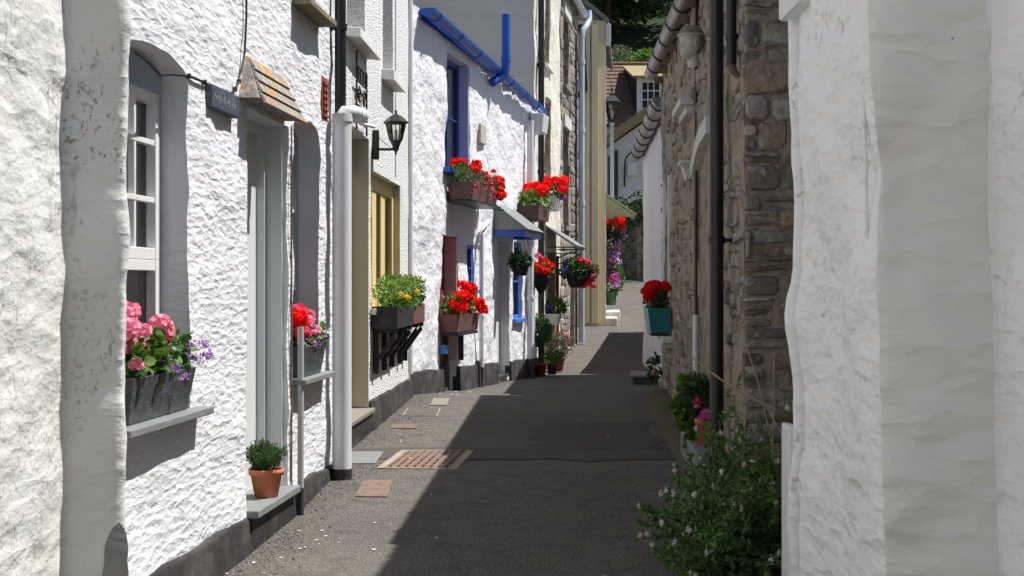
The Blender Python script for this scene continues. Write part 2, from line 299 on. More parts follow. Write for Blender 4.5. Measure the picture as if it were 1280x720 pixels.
def body(mb, pt, u0, u1, v0, v1, o0=-.3, o1=-4, pitch=.8, over=0, roofmb=None):
    mb.box(pt, u0, u1, v0, v1, o1, o0)
    mid = (o0+o1)/2; h = abs(o1)/2*pitch
    if roofmb is not None:
        a = o0+.3+over
        for (p, q) in ((a, mid), (o1-over, mid)):
            zl = v1+.0
            lo = [pt(u0-.05, zl, p), pt(u1+.05, zl, p), pt(u1+.05, zl+h, q), pt(u0-.05, zl+h, q)]
            roofmb.hexa(lo+[x+Vector((0, 0, .09)) for x in lo])
        mb.add([pt(u0, v1, 0), pt(u0, v1, o1), pt(u0, v1+h-.02, mid), pt(u1, v1, 0), pt(u1, v1, o1), pt(u1, v1+h-.02, mid)], [(0, 1, 2), (5, 4, 3)])
def sash(house, pt, u0, u1, v0, v1, o, fm='gloss', rows=2, cols=1, fw=.05, back='dark', thick=.05, name='window', curtain=None, bar=.022):
    # window > sash, pane, backing
    mb = MB()
    mb.box(pt, u0, u0+fw, v0, v1, o-thick, o); mb.box(pt, u1-fw, u1, v0, v1, o-thick, o)
    mb.box(pt, u0+fw, u1-fw, v0, v0+fw, o-thick, o-.002); mb.box(pt, u0+fw, u1-fw, v1-fw, v1, o-thick, o-.002)
    w_ = mb.build(name, fm, house, .004)
    mb = MB(); a0, a1, b0, b1 = u0+fw, u1-fw, v0+fw, v1-fw
    for i in range(1, cols): c = a0+(a1-a0)*i/cols; mb.box(pt, c-bar/2, c+bar/2, b0, b1, o-.04, o-.012)
    for i in range(1, rows): c = b0+(b1-b0)*i/rows; mb.box(pt, a0, a1, c-bar/2, c+bar/2, o-.042, o-.014)
    if mb.v: mb.build('glazing_bar', 'gloss' if fm in ('bluegrey',) else fm, w_)
    mb = MB(); mb.add([pt(a0, b0, o-.03), pt(a1, b0, o-.03), pt(a1, b1, o-.03), pt(a0, b1, o-.03)], [(0, 1, 2, 3)]); mb.build('pane', 'glass', w_)
    if curtain:
        mb = MB(); n = 40; vs = []
        for i in range(n+1):
            u = a0+(a1-a0)*i/n; oo = o-.09+.018*math.sin(i*1.9)+.008*math.sin(i*.7)
            vs += [pt(u, b0-.01, oo), pt(u, b1, oo)]
        mb.add(vs, [(2*i, 2*i+2, 2*i+3, 2*i+1) for i in range(n)], True); mb.build('curtain', curtain, w_)
    mb = MB(); mb.add([pt(u0, v0, o-.14), pt(u1, v0, o-.14), pt(u1, v1, o-.14), pt(u0, v1, o-.14)], [(0, 1, 2, 3)]); mb.build('dark_interior', back, w_)
    return w_
def sill(par, pt, u0, u1, z, o1, m='slate', t=.03, o0=-.15, name='sill', drop=0):
    mb = MB(); mb.hexa([pt(u0, z-t, o0), pt(u1, z-t, o0), pt(u1, z-t-drop, o1), pt(u0, z-t-drop, o1), pt(u0, z, o0), pt(u1, z, o0), pt(u1, z-drop, o1), pt(u0, z-drop, o1)])
    return mb.build(name, m, par, .005)
def plinth(house, pt, u0, u1, zt, zb, gaps=(), m='plinth', o=.022, wave=.03, g=.08):
    segs = []; u = u0
    for a, b in sorted(gaps): segs.append((u, a)); u = b
    segs.append((u, u1))
    outs = []
    for a, b in segs:
        mb = MB()
        n = max(2, int((b-a)/g)); vs = []
        for i in range(n+1):
            q = a+(b-a)*i/n; nz = noise.noise(Vector((q*2.3, 1, 0))); oo = o+.012*noise.noise(Vector((q*4, 3, 0)))
            t = zt+wave*nz
            vs += [pt(q, zb, oo+.02), pt(q, t-.02, oo), pt(q, t, oo-.012), pt(q, t+.004, -.06)]
        fs = [(4*i+j, 4*i+4+j, 4*i+5+j, 4*i+1+j) for i in range(n) for j in range(3)]
        mb.add(vs, fs, True)
        for e in (0, 4*n): mb.add(vs[e:e+4]+[pt(a if e == 0 else b, zb, -.06)], [(0, 1, 2, 3, 4)])
        outs.append(mb.build('plinth', m, house))
    return outs
E_T = [(-60, 1.5), (0, 1.4), (6.4, 1.33), (7.6, 1.30), (8.7, 1.21), (10.1, 1.2), (13.8, 1.13), (15.9, 1.25), (18.5, 1.34), (21.5, 1.45), (24.9, 1.36), (27.9, 1.23), (32, .93), (34, .72), (40, -.1), (45, -.3), (60, -2), (75, -5), (110, -14), (220, -34), (900, -34)]
def gz(y):
    for (a, p), (b, q) in zip(E_T, E_T[1:]):
        if a <= y <= b:
            t = (y-a)/(b-a); return CZ-(p+(q-p)*t)
    return CZ+34
def stones(mb, pt, u0, u1, v0, v1, hr, lr, holes=(), cols=None, gap=.012, o=(.0, .03), seed=1):
    rg = random.Random(seed); v = v0
    cols = cols or [(.20, .17, .14), (.24, .20, .155), (.16, .145, .13), (.13, .12, .115), (.27, .235, .19), (.22, .15, .10), (.19, .185, .17), (.30, .27, .23)]
    while v < v1:
        h = rg.uniform(*hr); u = u0-rg.uniform(0, lr[1]); ph = rg.uniform(0, 9)
        while u < u1:
            l = rg.uniform(*lr); a, b = max(u, u0), min(u+l, u1)
            sub = [(v, v+h)] if rg.random() > .25 or h < hr[0]*1.5 else [(v, v+h*.5), (v+h*.5, v+h)]
            for (c, d) in sub:
                if b-a < .03: continue
                w_ = lambda x, z: z+.02*math.sin(x*2.3+ph)
                if any(inside((x, z), H) for H in holes for x in (a, (a+b)/2, b) for z in (c+gap, (c+d)/2, d-gap)): continue
                oo = rg.uniform(*o); j = lambda s=.008: rg.uniform(-s, s); G = gap*rg.uniform(.5, 1.3)
                q = [(a+G+j(), c+G+j()), (b-G+j(), c+G+j()), (b-G+j(), d-G+j()), (a+G+j(), d-G+j())]
                # chop the corners
                pts = []
                for i in range(4):
                    p, n, r = q[i-1], q[(i+1) % 4], q[i]; t = rg.uniform(.1, .28)
                    m1 = min(1, .12/max(.01, math.dist(p, r))); m2 = min(1, .12/max(.01, math.dist(n, r)))
                    pts += [(r[0]+(p[0]-r[0])*t*m1, r[1]+(p[1]-r[1])*t*m1), (r[0]+(n[0]-r[0])*t*m2, r[1]+(n[1]-r[1])*t*m2)]
                cx = sum(x for x, _ in pts)/8; cz = sum(z for _, z in pts)/8
                k = rg.choice(cols); f = rg.uniform(.75, 1.2); mb.ck = tuple(x*f for x in k)
                tl, tz = rg.uniform(-.15, .15), rg.uniform(-.2, .2)
                ring0 = [pt(x, w_(x, z), -.05) for x, z in pts]
                ring1 = [pt(x, w_(x, z), oo-.008) for x, z in pts]
                ring2 = [pt(x+(cx-x)*.16, w_(x, z+(cz-z)*.16), oo+.006+(x-cx)*tl*.3+(z-cz)*tz*.3) for x, z in pts]
                ring3 = [pt(cx, w_(cx, cz), oo+.012+rg.uniform(-.004, .006))]
                fs = [(r_*8+i, r_*8+(i+1) % 8, (r_+1)*8+(i+1) % 8, (r_+1)*8+i) for r_ in range(2) for i in range(8)]+[(16+i, 16+(i+1) % 8, 24) for i in range(8)]
                mb.add(ring0+ring1+ring2+ring3, fs, False)
            u += l
        v += h
    mb.ck = (1, 1, 1)
def arc(c, r, a0, a1, e1, e2, n=8): return [c+e1*r*math.cos(a0+(a1-a0)*i/n)+e2*r*math.sin(a0+(a1-a0)*i/n) for i in range(n+1)]
def pipe(house, pt, u, o, v0, v1, r, m, name='drainpipe', collars=(), shoe=None, extra=()):
    mb = MB(); mb.tube([pt(u, v0, o), pt(u, v1, o)], r, 16)
    for c in collars: mb.tube([pt(u, c-r*.55, o), pt(u, c+r*.55, o)], r*1.22, 16)
    for e in extra: mb.tube(e[0], e[1], 14)
    o_ = mb.build(name, m, house)
    if shoe is not None: mb = MB(); mb.tube([pt(u, v0-.001, o), pt(u, shoe, o)], r*1.06, 16); mb.build('painted_foot', 'black', o_)
    if collars:
        mb = MB()
        for c in collars: mb.box(pt, u-r*1.5, u+r*1.5, c-r*.3, c+r*.3, -.01, .006); mb.box(pt, u-.006, u+.006, c-r*.3, c+r*.3, 0, o)
        mb.build('pipe_bracket', m, o_)
    return o_
# ---------------------------------------------------------------- plants
def rdir(up=0):
    while 1:
        d = Vector((R(-1, 1), R(-1, 1), R(-1, 1)))
        if .05 < d.length < 1: d.normalize(); d.z += up; return d.normalized()
def foliage(mb, c, rad, n, ln, wd, up=.4, shell=.5, bend=.15):
    c = Vector(c)
    for _ in range(n):
        d = rdir(); k = R(shell, 1)**.7; p = c+Vector((d.x*rad[0], d.y*rad[1], d.z*rad[2]))*k*(1+.18*noise.noise(d*3+c))
        f = R(.7, 1.25); mb.leaf(p, (d+rdir()*.9+Vector((0, 0, up))).normalized(), rdir(.8), ln*f, wd*f, bend)
def head_mb(r, n=46, flat=.8):
    mb = MB()
    for i in range(n):
        t = math.acos(1-1.75*(i+.5)/n); a = i*2.39996; d = Vector((math.sin(t)*math.cos(a), math.sin(t)*math.sin(a), math.cos(t)*flat))
        c = d*r*R(.78, 1.02); s = r*R(.26, .38); nn = (d+rdir()*.55).normalized(); x = nn.orthogonal().normalized(); y = nn.cross(x)
        ro = R(0, 6.28); x, y = x*math.cos(ro)+y*math.sin(ro), y*math.cos(ro)-x*math.sin(ro)
        mb.add([c]+[c+(x*math.cos(k*1.2566)+y*math.sin(k*1.2566))*s*R(.75, 1.1)+nn*s*R(.0, .35) for k in range(5)], [(0, k+1, (k+1) % 5+1) for k in range(5)])
    return mb
HEADS = {}
def head(par, p, r, m, name='flower_head'):
    k = (m, random.randrange(3))
    if k not in HEADS:
        mb = head_mb(1, 58); me_o = mb.build(name, m); HEADS[k] = me_o.data; bpy.data.objects.remove(me_o)
    o = bpy.data.objects.new(name, HEADS[k]); COL.objects.link(o); o.parent = par; o.location = Vector(p)-par.location
    r *= 1.12; o.scale = (r, r, r*R(.8, 1)); o.rotation_euler = (R(-.5, .5), R(-.5, .5), R(0, 6)); return o
def sprinkle(mb, c, rad, n, s, shell=.8):
    for _ in range(n):
        d = rdir(); p = Vector(c)+Vector((d.x*rad[0], d.y*rad[1], d.z*rad[2]))*R(shell, 1.08); nn = (d+rdir()*.5).normalized(); x = nn.orthogonal().normalized(); y = nn.cross(x); q = s*R(.7, 1.3)
        mb.add([p+nn*q*.1]+[p+(x*math.cos(k*1.2566)+y*math.sin(k*1.2566))*q*.5*R(.8, 1.1) for k in range(5)], [(0, k+1, (k+1) % 5+1) for k in range(5)])
def stalks(par, base, heads, r=.0025):
    mb = MB()
    for h in heads:
        h = Vector(h); b = Vector((base[0]+(h.x-base[0])*.4, base[1]+(h.y-base[1])*.4, base[2])); mb.tube([b, (b+h)/2+Vector((0, 0, .01)), h], r, 5, False)
    mb.build('flower_stalks', 'stem', par)
def trough(par, pt, u0, u1, v0, v1, o0, o1, m, fl=.02, t=.014, name='box'):
    mb = MB()
    b = [pt(u0+fl, v0, o0), pt(u1-fl, v0, o0), pt(u1-fl, v0, o1-fl), pt(u0+fl, v0, o1-fl)]
    tp = [pt(u0, v1, o0), pt(u1, v1, o0), pt(u1, v1, o1), pt(u0, v1, o1)]
    ti = [pt(u0+t, v1, o0+t), pt(u1-t, v1, o0+t), pt(u1-t, v1, o1-t), pt(u0+t, v1, o1-t)]
    bi = [p-Vector((0, 0, .03)) for p in ti]
    fs = [(3, 2, 1, 0)]
    for k in range(3): fs += [(k*4+i, k*4+(i+1) % 4, k*4+4+(i+1) % 4, k*4+4+i) for i in range(4)]
    mb.add(b+tp+ti+bi, fs); mb.build(name, m, par, .003)
    mb = MB(); mb.add(bi, [(0, 1, 2, 3)]); mb.build('soil', 'soil', par)
def P_at(px, py, Y): return Vector(((px-640)/1700*Y, Y, CZ+(365-py)/1700*Y))
# ================================================================ THE SETTING
ys = [-30, -10, -2, 2]+[4+i*.5 for i in range(90)]+[50, 55, 60, 68, 75, 85, 95, 110, 150, 220, 400, 900]
xs = [-600, -200, -60, -20, -8, -4, 0, 4, 8, 20, 60, 200, 600]
mb = MB(); mb.add([(x, y, gz(y)-.006-(.04 if y < 48 else 0)) for y in ys for x in xs], [(j*13+i, j*13+i+1, j*13+14+i, j*13+13+i) for j in range(len(ys)-1) for i in range(12)], True)
mb.build('ground', 'earth')['kind'] = 'structure'
def road_edges(y):
    T = [(-2, -2.4, 1.5), (6, -1.9, 1.75), (14, -1.35, 1.85), (16, -1.0, 2.2), (22, .0, 2.6), (28, 1.1, 3.4), (32, 1.4, 4.2), (48, 2.6, 8)]
    for a, b in zip(T, T[1:]):
        if a[0] <= y <= b[0]:
            t = (y-a[0])/(b[0]-a[0]); return a[1]+(b[1]-a[1])*t, a[2]+(b[2]-a[2])*t
    return T[-1][1:]
mb = MB(); vs = []; n = 0; NX = 24
y = -2.0
while y <= 48:
    a, b = road_edges(y)
    for i in range(NX+1):
        x = a+(b-a)*i/NX; vs.append((x, y, gz(y)+.012*noise.noise(Vector((x*1.3, y*.8, 0)))-.02*math.exp(-((i/NX-.5)/.25)**2)*.6))
    n += 1; y += .25 if y > 3 else 1
mb.add(vs, [(j*(NX+1)+i, j*(NX+1)+i+1, (j+1)*(NX+1)+i+1, (j+1)*(NX+1)+i) for j in range(n-1) for i in range(NX)], True)
mb.build('road', 'asphalt')['kind'] = 'structure'
def rz(x, y):
    a, b = road_edges(y); i = (x-a)/(b-a); return gz(y)+.012*noise.noise(Vector((x*1.3, y*.8, 0)))-.02*math.exp(-((i-.5)/.25)**2)*.6
def sheetmesh(poly_fn, x0, x1, y0, y1, dz, m, name, wob=.03, g=.1):
    mb = MB(); nx = max(2, int((x1-x0)/g)); ny = max(2, int((y1-y0)/g)); vs = []
    for j in range(ny+1):
        for i in range(nx+1):
            x = x0+(x1-x0)*i/nx; y = y0+(y1-y0)*j/ny
            if i in (0, nx): x += wob*noise.noise(Vector((y*3, x0, 5)))
            if j in (0, ny): y += wob*noise.noise(Vector((x*3, y0, 7)))
            vs.append((x, y, rz(x, y)+dz))
    mb.add(vs, [(j*(nx+1)+i, j*(nx+1)+i+1, (j+1)*(nx+1)+i+1, (j+1)*(nx+1)+i) for j in range(ny) for i in range(nx)], True); return mb
mb = sheetmesh(None, -1.16, 1.2, 9.35, 9.95, .005, 'patch', 'x', .16, .05)
mb.add(*(lambda q: (q.v, q.f))(sheetmesh(None, .2, 1.15, 9.96, 11.6, .004, 'patch', 'x', .22, .05)))
mb.build('road_patch', 'patch')['kind'] = 'structure'
mb = MB(); mb.box(lambda u, v, o: Vector((.928+.0464*u-o, u, v)), 7.0, 14.3, .05, .0, -.1, .2) if 0 else None
vs = []; n = 0; y = 7.0
while y < 14.4:
    b = .928+.0464*y
    for i, (dx, dz) in enumerate(((-.24, -.02), (-.22, .035), (-.1, .05), (.05, .07))): vs.append((b+dx+.02*noise.noise(Vector((y*2, i, 0))), y, gz(y)+dz+.012*noise.noise(Vector((y*3, i, 3)))))
    y += .12; n += 1
mb.add(vs, [(j*4+i, j*4+i+1, j*4+5+i, j*4+4+i) for j in range(n-1) for i in range(3)], True)
mb.build('verge', 'earth')['kind'] = 'structure'
mb = MB(); rg = random.Random(3)
def grit(n, f):
    for _ in range(n):
        x, y = f(); s = rg.uniform(.0018, .006)*(2.2 if rg.random() < .05 else 1); z = rz(x, y)+s*.2; a = rg.uniform(0, 3)
        c = Vector((x, y, z)); e = Vector((math.cos(a), math.sin(a), 0)); g_ = Vector((-e.y, e.x, 0))
        mb.add([c-e*s*1.3, c-g_*s, c+e*s*1.2, c+g_*s*.9, c+Vector((0, 0, s*.9))], [(0, 1, 4), (1, 2, 4), (2, 3, 4), (3, 0, 4)])
grit(2400, lambda: (lambda y: (-1.858+.082*y+.02+abs(rg.gauss(0, .14)), y))(rg.uniform(5.8, 9)))
grit(1500, lambda: (lambda y: (-1.632+.044*y+.04+abs(rg.gauss(0, .16)), y))(rg.uniform(9, 14)))
grit(700, lambda: (lambda y: (-3.679+.19*y+.05+abs(rg.gauss(0, .1)), y))(rg.uniform(14, 21)))
grit(900, lambda: (rg.uniform(-1.2, 1.1), rg.uniform(5.8, 14)))
grit(900, lambda: (.9+.0464*rg.uniform(6, 7)-abs(rg.gauss(0, .25)), rg.uniform(5.8, 8)))
mb.build('grit', 'litter')['kind'] = 'stuff'
mb = MB()
for _ in range(90):       # flakes of fallen whitewash
    y = rg.uniform(5.9, 16); x = (-1.8+.07*y+abs(rg.gauss(0, .35))) if rg.random() < .75 else rg.uniform(-1, 1.1); s_ = rg.uniform(.004, .016) if rg.random() < .9 else .025
    c = Vector((x, y, rz(x, y)+.004)); k = rg.randint(4, 6); a = rg.uniform(0, 6)
    mb.add([c+Vector((math.cos(a+6.283*i/k)*s_*rg.uniform(.5, 1.2), math.sin(a+6.283*i/k)*s_*rg.uniform(.5, 1.2), rg.uniform(0, .003))) for i in range(k)], [tuple(range(k))])
mb.build('whitewash_flakes', 'flake')['kind'] = 'stuff'
# ---------------------------------------------------------------- near left house end (rounded lumpy corner)
def lump(x, y, z, sc, seed, amp, fine):
    q = Vector((x*sc+seed, y*sc, z*sc)); return amp*noise.noise(q)+fine*noise.noise(q*3.2)+fine*.25*noise.noise(q*9)
def ribbon(path, z0, z1, gu, gvv, amp, lean, sc=1.6, seed=0, rad=.04, fine=.012):
    # rounded polyline extruded upwards, displaced along its normal
    P = [Vector(p) for p in path]; pts = [P[0]]
    for i in range(1, len(P)-1):
        a = (P[i-1]-P[i]).normalized(); b = (P[i+1]-P[i]).normalized(); p0 = P[i]+a*rad; p1 = P[i]+b*rad
        for t in (0, .25, .5, .75, 1): pts.append(p0*(1-t)**2+P[i]*2*t*(1-t)+p1*t*t)
    pts.append(P[-1]); out = [pts[0]]
    for a, b in zip(pts, pts[1:]):
        k = max(1, int((b-a).length/gu)); out += [a+(b-a)*j/k for j in range(1, k+1)]
    nu = len(out); nv = int((z1-z0)/gvv); vs = []
    for j in range(nv+1):
        z = z0+(z1-z0)*j/nv
        for i, p in enumerate(out):
            d = (out[min(i+1, nu-1)]-out[max(i-1, 0)]).normalized(); n_ = Vector((-d.y, d.x))
            k = lump(p.x, p.y, z, sc, seed, amp, fine)
            vs.append((p.x+n_.x*k+lean*(z-1.4), p.y+n_.y*k, z))
    mb = MB(); mb.add(vs, [(j*nu+i, (j+1)*nu+i, (j+1)*nu+i+1, j*nu+i+1) for j in range(nv) for i in range(nu-1)], True); return mb
H = thing('white_cottage', 'nearest cottage on the left, dirty lumpy whitewashed end wall with shaded corner', 'house', (-2.4, 3, 0))
mb = ribbon([(-1.54, 1.0), (-1.54, 4.66), (-1.322, 4.68), (-1.40, 4.93), (-3, 4.95)][::-1], -.1, 4.6, .025, .03, .014, .006, 1.5, 2, .04, .012)
mb.build('wall', 'oldwhite', H)
mb = MB(); mb.hexa([(-6, -6, -.1), (-1.9, -6, -.1), (-1.9, 4.85, -.1), (-6, 4.85, -.1), (-6, -6, 4.6), (-1.9, -6, 4.6), (-1.9, 4.85, 4.6), (-6, 4.85, 4.6)]); mb.box(lane(-1.55, 0, 1), -6, 1.05, -.1, 4.6, -.4, 0); mb.build('side_wall', 'oldwhite', H)
mb = MB(); mb.hexa([(-6.2, -6.2, 7), (-6.1, -6.2, 7), (-6.1, 5, 7), (-6.2, 5, 7), (-6.2, -6.2, 7.1), (-6.1, -6.2, 7.1), (-6.1, 5, 7.1), (-6.2, 5, 7.1)])
mb = MB(); lo = [(-1.45, -6.2, 4.6), (-1.45, 5, 4.6), (-4, 5, 6.6), (-4, -6.2, 6.6)]; mb.hexa([Vector(p) for p in lo]+[Vector(p)+Vector((0, 0, .1)) for p in lo]); mb.build('roof', 'slate', H)
mb = MB(); vs = []; nx, nz_ = 8, 14
for b_ in range(nz_+1):
    for a_ in range(nx+1):
        t = b_/nz_; z = .28+.30*t; w_ = (1 if t < .6 else math.sqrt(max(.02, 1-((t-.6)/.4)**2))); x = -1.366+(a_/nx-.5)*.078*w_+.03*noise.noise(Vector((a_//5, z*11, 2)))*(.3+t)+.012*t
        yf = 4.66+.02*(x+1.54)/.218; vs.append((x, yf-lump(x, yf, z, 1.5, 2, .014, .012)-.003, z))
mb.add(vs, [(b_*(nx+1)+a_, b_*(nx+1)+a_+1, (b_+1)*(nx+1)+a_+1, (b_+1)*(nx+1)+a_) for b_ in range(nz_) for a_ in range(nx)], True); mb.build('tar_patch', 'slate', H)
# ---------------------------------------------------------------- L1 brushed white cottage
L1 = lane(-1.858, .082, 1)
H = thing('white_cottage', 'brushed whitewashed cottage with deep arched windows and slate-hooded doorway, left foreground', 'house', (-2.5, 7, 0))
w1 = arch(4.97, 5.80, .84, 2.345, .11); w2 = arch(7.64, 8.30, .83, 2.36, .10); dr = rect(6.70, 7.53, .12, 2.27); up = rect(7.66, 8.22, 3.0, 4.1)
wall(L1, 4.9, 8.83, -.1, 5.0, [w1, dr, w2, up], .055, .016, 3, .21, 3.4, 3, .010).build('wall', 'brushed', H)
mb = MB(); rf = MB(); body(mb, L1, 4.92, 8.80, -.1, 5.0, roofmb=rf, over=.15); mb.build('side_wall', 'brushed', H); rf.build('roof', 'slate', H)
plinth(H, L1, 4.9, 8.80, .26, 0, [(6.70, 7.55)])
W = sash(H, L1, 4.95, 5.82, .85, 2.36, -.115, 'bluegrey', 1, 1, .055, 'dark', .06, curtain=None)
a = MB()
for (z0, z1) in ((.88, 1.50), (1.50, 2.2)):
    a.box(L1, 5.0, 5.04, z0, z1, -.15, -.105); a.box(L1, 5.70, 5.745, z0, z1, -.15, -.105); a.box(L1, 5.04, 5.70, z0, z0+.05, -.15, -.107); a.box(L1, 5.04, 5.70, z1-.045, z1, -.15, -.107)
for z in (1.75, 1.99): a.box(L1, 5.04, 5.70, z-.012, z+.012, -.14, -.11)
for u in (5.26, 5.48): a.box(L1, u-.011, u+.011, 1.5, 2.2, -.14, -.112)
a.build('sash', 'gloss', W, .003); a = MB(); a.box(L1, 5.0, 5.76, 2.2, 2.36, -.15, -.104); a.build('header', 'bluegrey', W, .003)
a = MB(); n = 50; vs = []
for i in range(n+1): u = 5.0+.74*i/n; oo = -.19+.012*math.sin(i*1.7); vs += [L1(u, .88, oo), L1(u, 2.25, oo)]
a.add(vs, [(2*i, 2*i+2, 2*i+3, 2*i+1) for i in range(n)], True); a.build('curtain', 'greycurtain', W)
a = MB(); a.box(L1, 5.02, 5.72, .9, 1.50, -.165, -.155); a.build('window_blind', 'pinkreveal', W)
sill(W, L1, 4.9, 5.90, .872, .085, 'slate', .032)
W = sash(H, L1, 7.62, 8.32, .85, 2.37, -.13, 'bluegrey', 3, 1, .06, curtain='curtain')
sill(W, L1, 7.60, 8.38, .865, .085, 'slate', .032)
W = sash(H, L1, 7.64, 8.24, 2.98, 4.12, -.12, 'gloss', 3, 2, .05, curtain='curtain')
sill(W, L1, 7.60, 8.30, 3.0, .11, 'mossysill', .035)
mb = MB(); mb.box(L1, 6.72, 7.51, .27, 2.28, -.20, -.165); D = mb.build('door', 'palegreen', H, .004)
mb = MB(); mb.box(L1, 6.66, 6.73, .27, 2.29, -.2, -.12); mb.box(L1, 7.48, 7.55, .27, 2.29, -.2, -.12); mb.box(L1, 6.73, 7.48, 2.22, 2.29, -.2, -.12); mb.build('door_frame', 'palegreen', D, .003)
mb = MB(); mb.box(L1, 7.515, 7.545, .285, 2.275, -.16, -.03); mb.build('door_lining', 'palegreen', D, .003)
mb = MB(); mb.box(L1, 6.8, 6.84, 1.32, 1.43, -.165, -.14); mb.build('letter_plate', 'putty', D, .004)
mb = MB(); mb.box(L1, 6.685, 7.56, .245, .285, -.2, .065); st = mb.build('step', 'slate', H, .006)
mb = MB(); mb.box(L1, 6.70, 7.54, 0, .246, -.2, .03); mb.build('riser', 'plinth', st)
# slate hood over the door
mb = MB(); a0, a1 = 6.56, 7.44
mb.hexa([L1(a0, 2.30, -.02), L1(a1, 2.29, -.02), L1(a1, 2.29, .10), L1(a0, 2.30, .10), L1(a0+.12, 2.52, -.02), L1(a1-.12, 2.50, -.02), L1(a1-.12, 2.50, .012), L1(a0+.12, 2.52, .012)])
hd = mb.build('door_hood', 'lichen', H)
for k in range(4):
    mb = MB(); t0, t1 = k/4, (k+1)/4+.03; f = lambda t, e, oo: L1((a0+.02 if e == 0 else a1)+(.10*t if e == 0 else -.12*t), 2.275+.235*t, .12-.10*t+oo)
    mb.hexa([f(t0, 0, 0), f(t0, 1, 0), f(t1, 1, -.01), f(t1, 0, -.01), f(t0, 0, .018), f(t0, 1, .018), f(t1, 1, .004), f(t1, 0, .004)]); mb.build('slate_course', 'lichen', hd, .003)
# vent grille, pipes, wires
mb = MB(); mb.box(L1, 8.36, 8.52, 2.42, 2.68, -.01, .006)
for k in range(6): mb.box(L1, 8.375, 8.505, 2.435+k*.04, 2.452+k*.04, .006, .018)
mb.build('air_vent', 'vent', H)
pipe(H, L1, 7.62, .05, .08, 1.16, .018, 'greyplastic', 'waste_pipe', shoe=.26)
pipe(H, L1, 7.575, .008, .3, 2.28, .006, 'rust', 'conduit')
mb = MB(); c0 = [(308, -40), (308, 30), (306, 75), (299, 112), (294, 122), (287, 128), (272, 122), (256, 113), (236, 105), (215, 103), (200, 104), (185, 88), (170, 76)]
def onL1(px, py, o=.012):
    t = (px-640)/1700; Y = (-1.858+o)/(t-.082); return L1(Y, CZ+(365-py)/1700*Y, o)
pts = [onL1(*p) for p in c0]
fine = []
for a, b in zip(pts, pts[1:]): fine += [a+(b-a)*k/4 for k in range(4)]
mb.tube(fine+[pts[-1]], .006, 6)
for p in pts[3:9]: mb.box(lambda u, v, o: p+Vector((o, u, v)), -.008, .008, -.01, .01, -.012, .008)
mb.build('cable', 'blackpipe', H)
# big white soil pipe with the black pipe above it
e = L1
u, o = 8.57, .085; r = .061
f = []
c = L1(u, 2.44, o); y_ = Vector((0, 1, 0)); x_ = Vector((1, 0, 0)); zz = Vector((0, 0, 1))
f.append(([c-zz*.02, c+zz*.03], r*1.12)); f.append(([c+zz*.0, c+zz*.04+x_*.02, c+zz*.045+x_*.07+y_*.04, c+zz*.03+x_*.11+y_*.10], .046))
f.append(([c+zz*.035+x_*.085+y_*.07, c+zz*.03+x_*.10+y_*.09], .056)); f.append(([c+zz*.03+x_*.108+y_*.1, c+zz*.025+x_*.12+y_*.115], .054)); f.append(([c-zz*.02+x_*.11+y_*.1, c-zz*.025+x_*.18+y_*.22], .011))
sp = pipe(H, L1, u, o, .15, 2.43, r, 'plastic', 'soil_pipe', shoe=.24, extra=f)
pipe(H, L1, 8.64, .06, 2.47, 5, .036, 'blackpipe', 'drainpipe', collars=(3.03, ))
# ---------------------------------------------------------------- L2 pebbledash cottage
L2 = lane(-1.632, .044, 1)
H = thing('pebbledash_cottage', 'pebbledashed white cottage with yellow window frame and iron ornament', 'house', (-2.2, 11.2, 0))
yw = rect(11.05, 12.92, 1.19, 2.33); dw = rect(9.55, 10.93, .38, 2.56); ua = rect(9.86, 10.75, 3.26, 4.6); ub = rect(11.72, 12.4, 3.24, 4.6)
wall(L2, 8.85, 13.68, -.1, 5.3, [yw, dw, ua, ub], .08, .008, 2, .2, 3.6, 11, .006).build('wall', 'pebble', H)
mb = MB(); rf = MB(); body(mb, L2, 8.87, 13.66, -.1, 5.3, roofmb=rf, over=.15); mb.build('side_wall', 'pebble', H); rf.build('roof', 'slate', H)
plinth(H, L2, 8.85, 13.66, .455, .1, [(9.55, 10.93)])
mb = MB(); mb.box(L2, 9.53, 10.95, .1, .37, -.2, .03); mb.build('riser', 'plinth', H); mb = MB(); mb.box(L2, 9.53, 10.95, .37, .405, -.2, .05); mb.build('step', 'kerb', H, .005)
mb = MB(); mb.box(L2, 9.55, 10.93, .4, 2.57, -.2, -.15); mb.build('door', 'cream', H)
mb = MB(); mb.box(L2, 10.915, 10.932, .41, 2.55, -.15, -.001); mb.build('door_reveal', 'cream', H)
W = sash(H, L2, 11.03, 12.94, 1.18, 2.34, -.06, 'yellow', 1, 3, .14, bar=.26, curtain='curtain')
sill(W, L2, 11.0, 12.98, 1.2, .05, 'sillwhite', .05)
mb = MB(); mb.box(L2, 12.905, 12.922, 1.2, 2.32, -.09, -.001); mb.build('reveal', 'cream', W)
W = sash(H, L2, 9.84, 10.77, 3.24, 4.62, -.12, 'gloss', 2, 2, curtain='curtain'); sill(W, L2, 9.80, 10.84, 3.27, .11, 'sillwhite', .07, drop=.02)
W = sash(H, L2, 11.70, 12.42, 3.22, 4.62, -.12, 'gloss', 2, 2, curtain='curtain'); sill(W, L2, 11.66, 12.46, 3.26, .11, 'sillwhite', .09, drop=.02)
pipe(H, L2, 12.55, .006, 2.38, 4.9, .005, 'greyplastic', 'conduit'); pipe(H, L2, 13.6, .02, .5, 5.2, .022, 'plastic', 'drainpipe')
